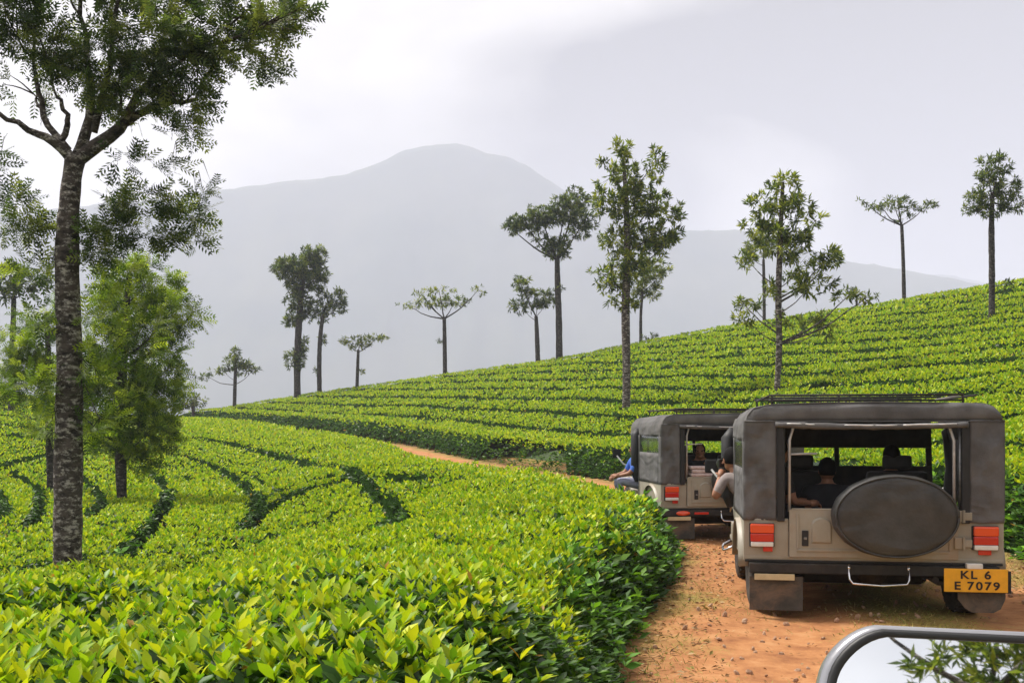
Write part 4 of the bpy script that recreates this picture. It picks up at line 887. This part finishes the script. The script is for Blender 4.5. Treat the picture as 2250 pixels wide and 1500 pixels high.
    bm = bmesh.new(); add_box(bm, -.66, .66, 2.87, 2.90, .52, .98, .01)
    bm_obj('grille', bm, B, j)
    for k in range(7): box('grille_slot', -.33+k*.10, -.27+k*.10, 2.902, 2.912, .62, .90, M['black'], j, .004)
    box('front_bumper', -.95, .95, 2.95, 3.03, .42, .54, M['under'], j, .012)
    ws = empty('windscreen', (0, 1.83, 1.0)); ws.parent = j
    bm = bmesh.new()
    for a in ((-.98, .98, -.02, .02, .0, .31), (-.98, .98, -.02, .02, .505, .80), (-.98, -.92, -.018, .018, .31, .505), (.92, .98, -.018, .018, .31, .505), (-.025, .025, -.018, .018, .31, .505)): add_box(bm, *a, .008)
    o = bm_obj('frame', bm, M['under'], ws); ws.rotation_euler = (R(-6), 0, 0)  # frame coloured dark to put the cabin's shade into it
    bm = bmesh.new(); add_box(bm, -.92, .92, -.004, .004, .31, .505); bm_obj('pane', bm, M['glass'], ws)
    for s in (-1, 1):
        st = empty('seat', (s*.48, 1.25, .54)); st.parent = j
        bm = bmesh.new(); add_box(bm, -.26, .26, -.02, .45, .10, .24, .05); bm_obj('cushion', bm, M['seat'], st)
        bm = bmesh.new(); add_box(bm, -.30, .30, -.10, .02, .22, .74, .05); add_box(bm, -.14, .14, -.09, .0, .76, .90, .03); bm_obj('backrest', bm, M['seat'], st)
        box('bench_seat', min(s*1.08, s*.72), max(s*1.08, s*.72), .10, 1.0, .80, .88, M['seat'], j, .03)
        # rolled-up black door curtain tied to the front post
        bm = bmesh.new(); yy = 1.36 if not first else 1.76
        add_tube(bm, [(s*1.10, yy+.03, 1.70), (s*1.15, yy, 1.60), (s*1.16, yy-.02, 1.30), (s*1.15, yy, 1.0), (s*1.12, yy, .86)], [.05, .085, .075, .085, .05], 10); bm_obj('rolled_door_curtain', bm, M['black'], j, True)
        mr = empty('door_mirror', (s*1.06, 1.88, 1.10)); mr.parent = j
        tube('arm', [(0, 0, -.05), (s*.16, .03, .02), (s*.27, .05, .16)], .014, M['white_lens'], mr, 8)
        bm = bmesh.new(); add_box(bm, s*.27-.07, s*.27+.07, .045, .075, .12, .27, .02); bm_obj('shell', bm, M['black'], mr)
    bm = bmesh.new(); n = 24
    add_tube(bm, [(.48+.19*math.cos(2*math.pi*k/n), 1.66-.05*math.sin(2*math.pi*k/n), 1.08+.18*math.sin(2*math.pi*k/n)) for k in range(n+1)], .013, 8, False); add_tube(bm, [(.48, 1.66, 1.08), (.48, 1.84, .95)], .02, 8); add_tube(bm, [(.30, 1.66, 1.08), (.66, 1.66, 1.08)], .01, 6)
    bm_obj('steering_wheel', bm, M['under'], j, True)
    return j
J1 = (Vector((3.24, 9.23, 0)), R(-8.4)); J2 = (Vector((2.24+1.125*math.cos(R(8)), 15.4+1.125*math.sin(R(8)), 0)), R(8))
jeep1 = make_jeep(J1[0], J1[1], 'nearer beige jeep with dark grey canvas top, spare wheel cover and yellow plate', True)
jeep2 = make_jeep(J2[0], J2[1], 'farther beige jeep ahead, partly hidden behind the nearer one', False)
# ---------------------------------------------------------------- people
M['skin'] = mat('skin', (.30, .135, .075), .55, var=.12, scale=12)
M['hair'] = mat('hair', (.007, .006, .006), .85, spec=.15, var=.3, scale=30)
M['eye'] = mat('eye', (.02, .015, .012), .2)
M['blue_shirt'] = mat('blue_shirt', (.035, .10, .42), .8, col2=(.06, .17, .60), scale=7, bump=.3, bscale=14)
M['grey_blue'] = mat('grey_blue_trousers', (.20, .21, .30), .85, col2=(.30, .31, .40), scale=7, bump=.3, bscale=14)
M['grey_shirt'] = mat('grey_shirt', (.20, .16, .15), .85, col2=(.30, .255, .24), scale=8, bump=.3, bscale=14)
M['dark_shirt'] = mat('dark_shirt', (.014, .014, .017), .85, var=.4, scale=8)
M['dark_trousers'] = mat('dark_trousers', (.02, .022, .028), .85, var=.4, scale=8)
M['shoe'] = mat('shoe', (.03, .022, .018), .6)
M['camera_black'] = mat('camera_black', (.012, .012, .012), .35)
M['blanket'] = mat('patterned_blanket', (.42, .30, .28), .9, col2=(.62, .50, .47), scale=14, bump=.4, bscale=20)
BONES = [('pelvis','waist','s'),('waist','chest','s'),('chest','neck','s'),('neck','head','k'),
         ('chest','shoulder_l','s'),('shoulder_l','elbow_l','u'),('elbow_l','wrist_l','f'),('chest','shoulder_r','s'),('shoulder_r','elbow_r','u'),('elbow_r','wrist_r','f'),
         ('pelvis','hip_l','t'),('hip_l','knee_l','t'),('knee_l','ankle_l','t'),('ankle_l','toe_l','o'),('pelvis','hip_r','t'),('hip_r','knee_r','t'),('knee_r','ankle_r','t'),('ankle_r','toe_r','o')]
RAD = dict(pelvis=.135, waist=.125, chest=.145, neck=.055, head=.06, shoulder_l=.075, shoulder_r=.075, elbow_l=.045, elbow_r=.045, wrist_l=.030, wrist_r=.030, hip_l=.095, hip_r=.095, knee_l=.065, knee_r=.065, ankle_l=.043, ankle_r=.043, toe_l=.036, toe_r=.036)
def person(label, jeep, J, face, shirt, trousers, group=None, sleeve=True):
    """J: joints in the jeep's own axes; the body is one mesh, the hair its child"""
    jl, jr = jeep
    J = {k: Vector(v) for k, v in J.items()}
    base = J['pelvis'].copy()
    names = list(dict.fromkeys([n for b in BONES for n in b[:2]]))
    names.remove('pelvis'); names = ['pelvis']+names
    me = bpy.data.meshes.new('person'); me.from_pydata([J[n]-base for n in names], [(names.index(a), names.index(b)) for a, b, _ in BONES], [])
    tmp = bpy.data.objects.new('tmp', me); C.objects.link(tmp)
    md = tmp.modifiers.new('skin', 'SKIN'); md.use_smooth_shade = True
    sv = me.skin_vertices[0].data if me.skin_vertices else None
    if sv is None:
        bpy.context.view_layer.update(); sv = me.skin_vertices[0].data
    for i, n in enumerate(names):
        sv[i].radius = (RAD[n], RAD[n]); sv[i].use_root = (i == 0)
    ss = tmp.modifiers.new('sub', 'SUBSURF'); ss.levels = 1; ss.render_levels = 1
    bpy.context.view_layer.update()
    body = bpy.data.meshes.new_from_object(tmp.evaluated_get(bpy.context.evaluated_depsgraph_get())); bpy.data.objects.remove(tmp)
    bm = bmesh.new(); bm.from_mesh(body)
    segs = [((J[a]-base), (J[b]-base), c) for a, b, c in BONES]
    idx = {'s': 1, 'u': 1 if sleeve else 0, 'f': 0, 't': 2, 'o': 3, 'k': 0}
    for f in bm.faces:
        c = f.calc_center_median(); best = 1e9
        for a, b, kind in segs:
            ab = b-a; t_ = max(0, min(1, (c-a).dot(ab)/max(ab.length_squared, 1e-9))); d = (a+ab*t_-c).length
            if d < best: best = d; mi = 0 if (kind == 'u' and t_ > .72) else idx[kind]
        f.material_index = mi; f.smooth = True
    # head: skull with jaw, nose, ears, eyes, mouth
    F = Vector(face).normalized(); U_ = Vector((0, 0, 1)); S = F.cross(U_).normalized()
    hc = J['head']-base+Vector((0, 0, .03))
    Mh = Matrix((( S.x, F.x, U_.x, hc.x), (S.y, F.y, U_.y, hc.y), (S.z, F.z, U_.z, hc.z), (0, 0, 0, 1)))
    def blob(r, loc, sc, mi, seg=12):
        g = bmesh.ops.create_uvsphere(bm, u_segments=seg, v_segments=seg*2//3, radius=r, matrix=Mh @ Matrix.Translation(loc) @ Matrix.Diagonal((*sc, 1)))
        for f in {f for v in g['verts'] for f in v.link_faces}: f.material_index = mi; f.smooth = True
    blob(.1, (0, 0, .01), (.76, .95, 1.12), 0, 18); blob(.07, (0, .030, -.065), (.78, .85, .75), 0)
    blob(.017, (0, .100, -.012), (.8, 1.0, 1.6), 0, 8)
    for s in (-1, 1): blob(.012, (s*.032, .088, .015), (1.2, .6, .7), 4, 8); blob(.022, (s*.077, 0, 0), (.4, .9, 1.3), 0, 8)
    blob(.016, (0, .090, -.052), (1.4, .45, .35), 4, 8)
    # hands: a palm and five bent fingers
    for sd_ in ('l', 'r'):
        w = J['wrist_'+sd_]-base; e = J['elbow_'+sd_]-base; d = (w-e).normalized(); sdv = d.cross(U_); sdv = sdv.normalized() if sdv.length > .1 else Vector((1, 0, 0)); nrm_ = sdv.cross(d)
        f0 = len(bm.faces); bm.faces.ensure_lookup_table()
        pre = set(bm.faces)
        add_tube(bm, [w-d*.02, w+d*.03, w+d*.085], [.028, .036, .032], 8)
        for k, (o_, l_) in enumerate(((-.027, .070), (-.009, .080), (.009, .076), (.027, .060))):
            p0 = w+d*.075+sdv*o_; add_tube(bm, [p0, p0+d*l_*.5-nrm_*.012, p0+d*l_*.75-nrm_*.045, p0+d*l_*.70-nrm_*.07], [.0095, .009, .008, .006], 6)
        p0 = w+d*.03-sdv*.03; add_tube(bm, [p0, p0-sdv*.025+d*.03-nrm_*.01, p0-sdv*.02+d*.06-nrm_*.04], [.011, .010, .008], 6)
        for f in bm.faces:
            if f not in pre: f.material_index = 0; f.smooth = True
    out = bpy.data.meshes.new('person'); bm.to_mesh(out); bm.free()
    for m_ in ('skin', shirt, trousers, 'shoe', 'eye'): out.materials.append(M[m_])
    o = bpy.data.objects.new('person', out); C.objects.link(o); tag(o, label, 'person', group)
    Rz = Matrix.Rotation(jr, 4, 'Z'); o.location = jl+Rz @ base; o.rotation_euler = (0, 0, jr)
    hb = bmesh.new(); g = bmesh.ops.create_uvsphere(hb, u_segments=20, v_segments=14, radius=.1, matrix=Mh @ Matrix.Translation((0, -.012, .03)) @ Matrix.Diagonal((.86, 1.0, 1.10, 1)))
    inv = Mh.inverted()
    kill = [v for v in hb.verts if (inv @ v.co).y > .055-.5*((inv @ v.co).z-.06) and (inv @ v.co).z < .10 or (inv @ v.co).z < -.055]
    bmesh.ops.delete(hb, geom=kill, context='VERTS')
    hm_ = bm_obj('hair', hb, M['hair'], o, True)
    md = hm_.modifiers.new('t', 'SOLIDIFY'); md.thickness = .012
    return o
def seated(x, y, z, rot=0, arms=None, lean=0, head=None):
    """a seated pose at (x,y,z), turned rot degrees from facing forward"""
    q = lambda a, b, c: (x+a*math.cos(R(rot))-b*math.sin(R(rot)), y+a*math.sin(R(rot))+b*math.cos(R(rot)), z+c)
    J = dict(pelvis=q(0, 0, .10), waist=q(lean*.3, .0, .24), chest=q(lean*.7, .01, .40), neck=q(lean, .03, .56), head=q(lean*1.05, .05, .66),
             shoulder_l=q(-.20+lean, .02, .49), shoulder_r=q(.20+lean, .02, .49), elbow_l=q(-.27+lean, .08, .22), elbow_r=q(.27+lean, .08, .22), wrist_l=q(-.16, .30, .20), wrist_r=q(.16, .30, .20),
             hip_l=q(-.10, .05, .08), hip_r=q(.10, .05, .08), knee_l=q(-.13, .42, .12), knee_r=q(.13, .42, .12), ankle_l=q(-.13, .46, -.18), ankle_r=q(.13, .46, -.18), toe_l=q(-.14, .60, -.21), toe_r=q(.14, .60, -.21))
    if arms: J.update(arms)
    return J
# nearer jeep: three dark passengers under the canvas, one leaning out with a camera
GP = 'dark clad passengers under the canvas of the nearer jeep'
person('person in black seen from behind, nearest the middle of the jeep opening', J1, seated(-.26, .78, .60), (0, 1, 0), 'dark_shirt', 'dark_trousers', GP)
person('driver in dark clothes at the right front of the nearer jeep', J1, seated(.44, 1.22, .72, arms=dict(wrist_l=(.34, 1.58, 1.10), wrist_r=(.62, 1.58, 1.10), elbow_l=(.20, 1.36, .98), elbow_r=(.74, 1.36, .98), ankle_l=(.33, 1.66, .60), ankle_r=(.57, 1.66, .60), toe_l=(.33, 1.74, .58), toe_r=(.57, 1.74, .58), knee_l=(.32, 1.55, .88), knee_r=(.56, 1.55, .88))), (0, 1, 0), 'dark_shirt', 'dark_trousers', GP)
person('person in black on the left bench inside the nearer jeep', J1, seated(-.80, .52, .80, -75), (.9, .4, 0), 'dark_shirt', 'dark_trousers', GP)
J = seated(-.86, 1.30, .72)
J.update(pelvis=(-.88, 1.28, .82), waist=(-.93, 1.29, .95), chest=(-1.02, 1.32, 1.09), neck=(-1.11, 1.36, 1.25), head=(-1.15, 1.39, 1.35), shoulder_l=(-1.21, 1.28, 1.21), elbow_l=(-1.33, 1.24, .985), wrist_l=(-1.26, 1.46, 1.20),
         shoulder_r=(-.90, 1.42, 1.22), elbow_r=(-.98, 1.60, 1.05), wrist_r=(-1.12, 1.56, 1.27))
person('person in grey t-shirt leaning out of the nearer jeep, holding up a camera', J1, J, (-.35, .93, .05), 'grey_shirt', 'dark_trousers')
def at_jeep(jeep, p): return jeep[0]+Matrix.Rotation(jeep[1], 4, 'Z') @ Vector(p)
cm = empty('hand_camera', at_jeep(J1, (-1.21, 1.56, 1.34)), J1[1]+R(20)); tag(cm, 'black camera held up by the person leaning from the jeep', 'camera')
bm = bmesh.new(); add_box(bm, -.075, .075, -.03, .03, -.045, .045, .012); add_box(bm, -.03, .03, -.025, .025, .045, .07, .008); bm_obj('camera_body', bm, M['camera_black'], cm)
bm = bmesh.new(); add_tube(bm, [(0, .03, -.005), (0, .09, -.005), (0, .13, -.005)], [.034, .034, .04], 16); bm_obj('lens', bm, M['camera_black'], cm, True)
# farther jeep: a man in blue sitting sideways in the door, a passenger resting an arm on the tailgate
J = dict(pelvis=(-1.02, 1.50, .80), waist=(-1.06, 1.50, .93), chest=(-1.11, 1.50, 1.08), neck=(-1.11, 1.50, 1.24), head=(-1.11, 1.51, 1.33), shoulder_l=(-1.13, 1.33, 1.18), shoulder_r=(-1.13, 1.67, 1.18), elbow_l=(-1.25, 1.34, .98), elbow_r=(-1.24, 1.70, .98), wrist_l=(-1.43, 1.42, .94), wrist_r=(-1.41, 1.66, .94),
         hip_l=(-1.05, 1.42, .80), hip_r=(-1.05, 1.58, .80), knee_l=(-1.43, 1.42, .86), knee_r=(-1.43, 1.62, .86), ankle_l=(-1.31, 1.44, .52), ankle_r=(-1.31, 1.62, .52), toe_l=(-1.43, 1.44, .48), toe_r=(-1.43, 1.62, .48))
person('person in bright blue shirt sitting sideways in the farther jeep doorway', J2, J, (-1, .3, 0), 'blue_shirt', 'grey_blue')
J = seated(-.30, .62, .66, 150, arms=dict(shoulder_l=(-.12, .60, 1.16), elbow_l=(-.28, .36, 1.20), wrist_l=(-.05, .16, 1.08)))
person('passenger in dark shirt with bare arm inside the farther jeep', J2, J, (-.3, -.9, 0), 'dark_shirt', 'dark_trousers', sleeve=False)
person('driver of the farther jeep in dark clothes', J2, seated(.44, 1.22, .72), (0, 1, 0), 'dark_shirt', 'dark_trousers')
bl_ = empty('folded_blanket', at_jeep(J2, (-.42, .06, .985)), J2[1]); tag(bl_, 'folded pink and white blanket lying on the farther jeep tailgate', 'blanket')
for k, (z0, dx) in enumerate(((.0, 0), (.055, .015), (.11, -.01))):
    bm = bmesh.new(); add_box(bm, -.24+dx, .24+dx, -.09, .14, z0, z0+.053, .022); bm_obj('fold', bm, M['blanket'], bl_, True)
# ---------------------------------------------------------------- the wing mirror close to the viewpoint, and the tree it reflects
M['mirror_glass'] = mat('mirror_glass', (.90, .93, .95), .015, metal=1)
M['mirror_shell'] = mat('mirror_shell', (.34, .34, .36), .30, metal=.6, spec=.6, var=.05)
M['mirror_rim'] = mat('mirror_rim', (.015, .015, .016), .5)
mr = empty('wing_mirror', (.487, 1.10, 1.362)); tag(mr, 'grey framed wing mirror reflecting sky and leaves at the bottom right', 'mirror')
mr.rotation_euler = (R(-17), 0, R(-15))
def round_rect(w, h, r, n=8, skew=0):
    pts = []
    for cx_, cz_, a0 in ((w-r, h-r, 0), (-w+r, h-r, 90), (-w+r, -h+r, 180), (w-r, -h+r, 270)):
        for k in range(n+1):
            a = R(a0+90*k/n); x = cx_+r*math.cos(a); z = cz_+r*math.sin(a)
            pts.append((x*(1-.10*(z < 0)*(-z/h)) - (.035*z/h*-1 if x < 0 else 0), z+.018*(1-(x/w)**2)*(z > 0)))
    return pts
def loft(name, rings, mat_, parent, caps=True, smooth_=True):
    bm = bmesh.new(); rr = [[bm.verts.new(p) for p in r] for r in rings]; n = len(rr[0])
    for a, b in zip(rr[:-1], rr[1:]):
        for k in range(n): bm.faces.new((a[k], a[(k+1) % n], b[(k+1) % n], b[k]))
    if caps: bm.faces.new(rr[0][::-1]); bm.faces.new(rr[-1])
    return bm_obj(name, bm, mat_, parent, smooth_)
o0 = round_rect(.165, .112, .045)
sc_ = lambda k, y: [(x*k, y, z*k) for x, z in o0]
sh = loft('shell', [sc_(.955, -.004), sc_(.975, -.006), sc_(1.02, .002), sc_(1.04, .022), sc_(1.02, .045), sc_(.88, .075), sc_(.6, .10), sc_(.25, .108)], M['mirror_shell'], mr)
loft('rim', [sc_(.905, -.0125), sc_(.945, -.0150), sc_(.972, -.0125), sc_(.965, -.004), sc_(.905, -.004), sc_(.905, -.0125)], M['mirror_rim'], mr, False)
loft('glass', [sc_(.93, -.0085), sc_(.93, -.0060)], M['mirror_glass'], mr, True, False)
tube('arm', [(.05, .07, -.04), (.10, .10, -.16), (.22, .12, -.30), (.40, .10, -.55), (.50, .05, -.72)], .016, M['under'], mr, 8)
# roadside tree behind the viewpoint, only seen in the mirror
TREE['R'] = dict(base=(-1.32, -5.6, 0), trunk=[(0, .3, .14), (.15, 1.6, .12), (.55, 2.8, .10), (1.3, 3.9, .06)], blobs=[(1.45, 4.0, .75, .6, 1), (1.0, 3.7, .4, .35, .8), (1.5, 4.8, .8, .5, 1), (2.3, 4.2, .9, .8, 1), (1.9, 3.3, .8, .4, .9), (.35, 4.62, .2, .14, .7), (2.4, 5.1, .8, .5, 1)], limbs=[], fork=0)
build_tree('R', 'leafy roadside tree behind the viewer, seen reflected in the wing mirror', 'olive', .12, None, False, 1.0, 'roadside_tree', 8, 'bark', (.1, 0, .1), 33)
# ---------------------------------------------------------------- litter, grass and stones on the track
M['litter'] = leaf_mat('dry_leaf', .1, .85, .1, 1.0)
def on_road(n, y0, y1, umin, umax):
    t_ = rng.uniform(0, 1, n); y = y0+(y1-y0)*t_; xl = np.interp(y, LEFT_EDGE[:, 1], LEFT_EDGE[:, 0]); xr = np.interp(y, RIGHT_EDGE[:, 1], RIGHT_EDGE[:, 0])
    u = rng.uniform(umin, umax, n); x = xl+(xr-xl)*u
    return x, y, ground(x, y)+.03-.045*(np.exp(-((u-.27)/.085)**2)+np.exp(-((u-.70)/.085)**2)), u
Vs, Fs, Cs, off = [], [], [], 0
BROWN = np.array([(.20, .10, .045), (.30, .17, .08), (.12, .06, .03), (.40, .28, .15), (.24, .20, .06)])
for n, y0, y1, a, b, s in ((2600, 5.5, 20, -.10, .16, .055), (1500, 5.5, 20, .16, .85, .035), (3200, 7, 22, .80, 1.16, .065)):
    x, y, z, u = on_road(n, y0, y1, a, b)
    D = np.stack([rng.normal(size=n), rng.normal(size=n), rng.uniform(-.1, .35, n)], 1)
    V, F, Cc = leaves(np.stack([x, y, z+.004], 1), D, rng.normal(0, .5, n), s*rng.uniform(.5, 1.3, n), LEAF_MID_V, LEAF_MID_F, BROWN[rng.integers(0, len(BROWN), n)]*rng.uniform(.7, 1.3, (n, 1)))
    Vs.append(V); Fs.append(F+off); Cs.append(Cc); off += len(V)
lt = mesh_np('leaf_litter', np.concatenate(Vs), np.concatenate(Fs), M['litter'], None, col=np.concatenate(Cs)); tag(lt, 'dry brown leaves scattered along both edges of the dirt track', 'leaf litter', kind='stuff')
Vs, Fs, Cs, off = [], [], [], 0
BLADE_V = np.array([(-.04, 0, 0), (.04, 0, 0), (0, .6, .03), (0, 1, -.05)], float); BLADE_F = np.array([(0, 1, 2), (0, 2, 3)])
for n, y0, y1, a, b in ((26000, 5.5, 14, .0, 1.0), (14000, 14, 30, .0, 1.0)):
    x, y, z, u = on_road(n, y0, y1, a, b)
    gr_ = .55-.55*np.exp(-((u-.24)/.15)**2)-.5*np.exp(-((u-.72)/.13)**2)+.25*np.exp(-((u-.48)/.10)**2)
    keep = rng.random(n) < np.clip(gr_+1.6*(fbm(x*.9, y*.9, 61)-.5), 0, 1)
    x, y, z = x[keep], y[keep], z[keep]; n = len(x)
    D = np.stack([rng.normal(size=n), rng.normal(size=n), rng.uniform(.2, 1.4, n)], 1)
    gc = np.array([(.30, .24, .07), (.22, .22, .05), (.14, .17, .035), (.40, .31, .11)])[rng.integers(0, 4, n)]
    V, F, Cc = leaves(np.stack([x, y, z-.005], 1), D, rng.normal(0, .6, n), rng.uniform(.025, .075, n), BLADE_V*np.array((1.6, 1, 1)), BLADE_F, gc*rng.uniform(.7, 1.2, (n, 1)))
    Vs.append(V); Fs.append(F+off); Cs.append(Cc); off += len(V)
gs_ = mesh_np('dry_grass', np.concatenate(Vs), np.concatenate(Fs), M['litter'], None, col=np.concatenate(Cs)); tag(gs_, 'short dry grass growing between the wheel tracks', 'grass', kind='stuff')
x, y, z, u = on_road(500, 5.5, 22, 0, 1); bm = bmesh.new()
for i in range(len(x)):
    r = rng.uniform(.008, .028); bmesh.ops.create_icosphere(bm, subdivisions=1, radius=r, matrix=Matrix.Translation((x[i], y[i], z[i])) @ Euler((rng.uniform(0, 3), rng.uniform(0, 3), 0)).to_matrix().to_4x4() @ Matrix.Diagonal((1.3, 1, .6, 1)))
st_ = bm_obj('pebbles', bm, mat('pebble', (.30, .16, .09), .9, col2=(.45, .30, .20), scale=3)); tag(st_, 'small stones lying on the dirt track', 'pebbles', kind='stuff')
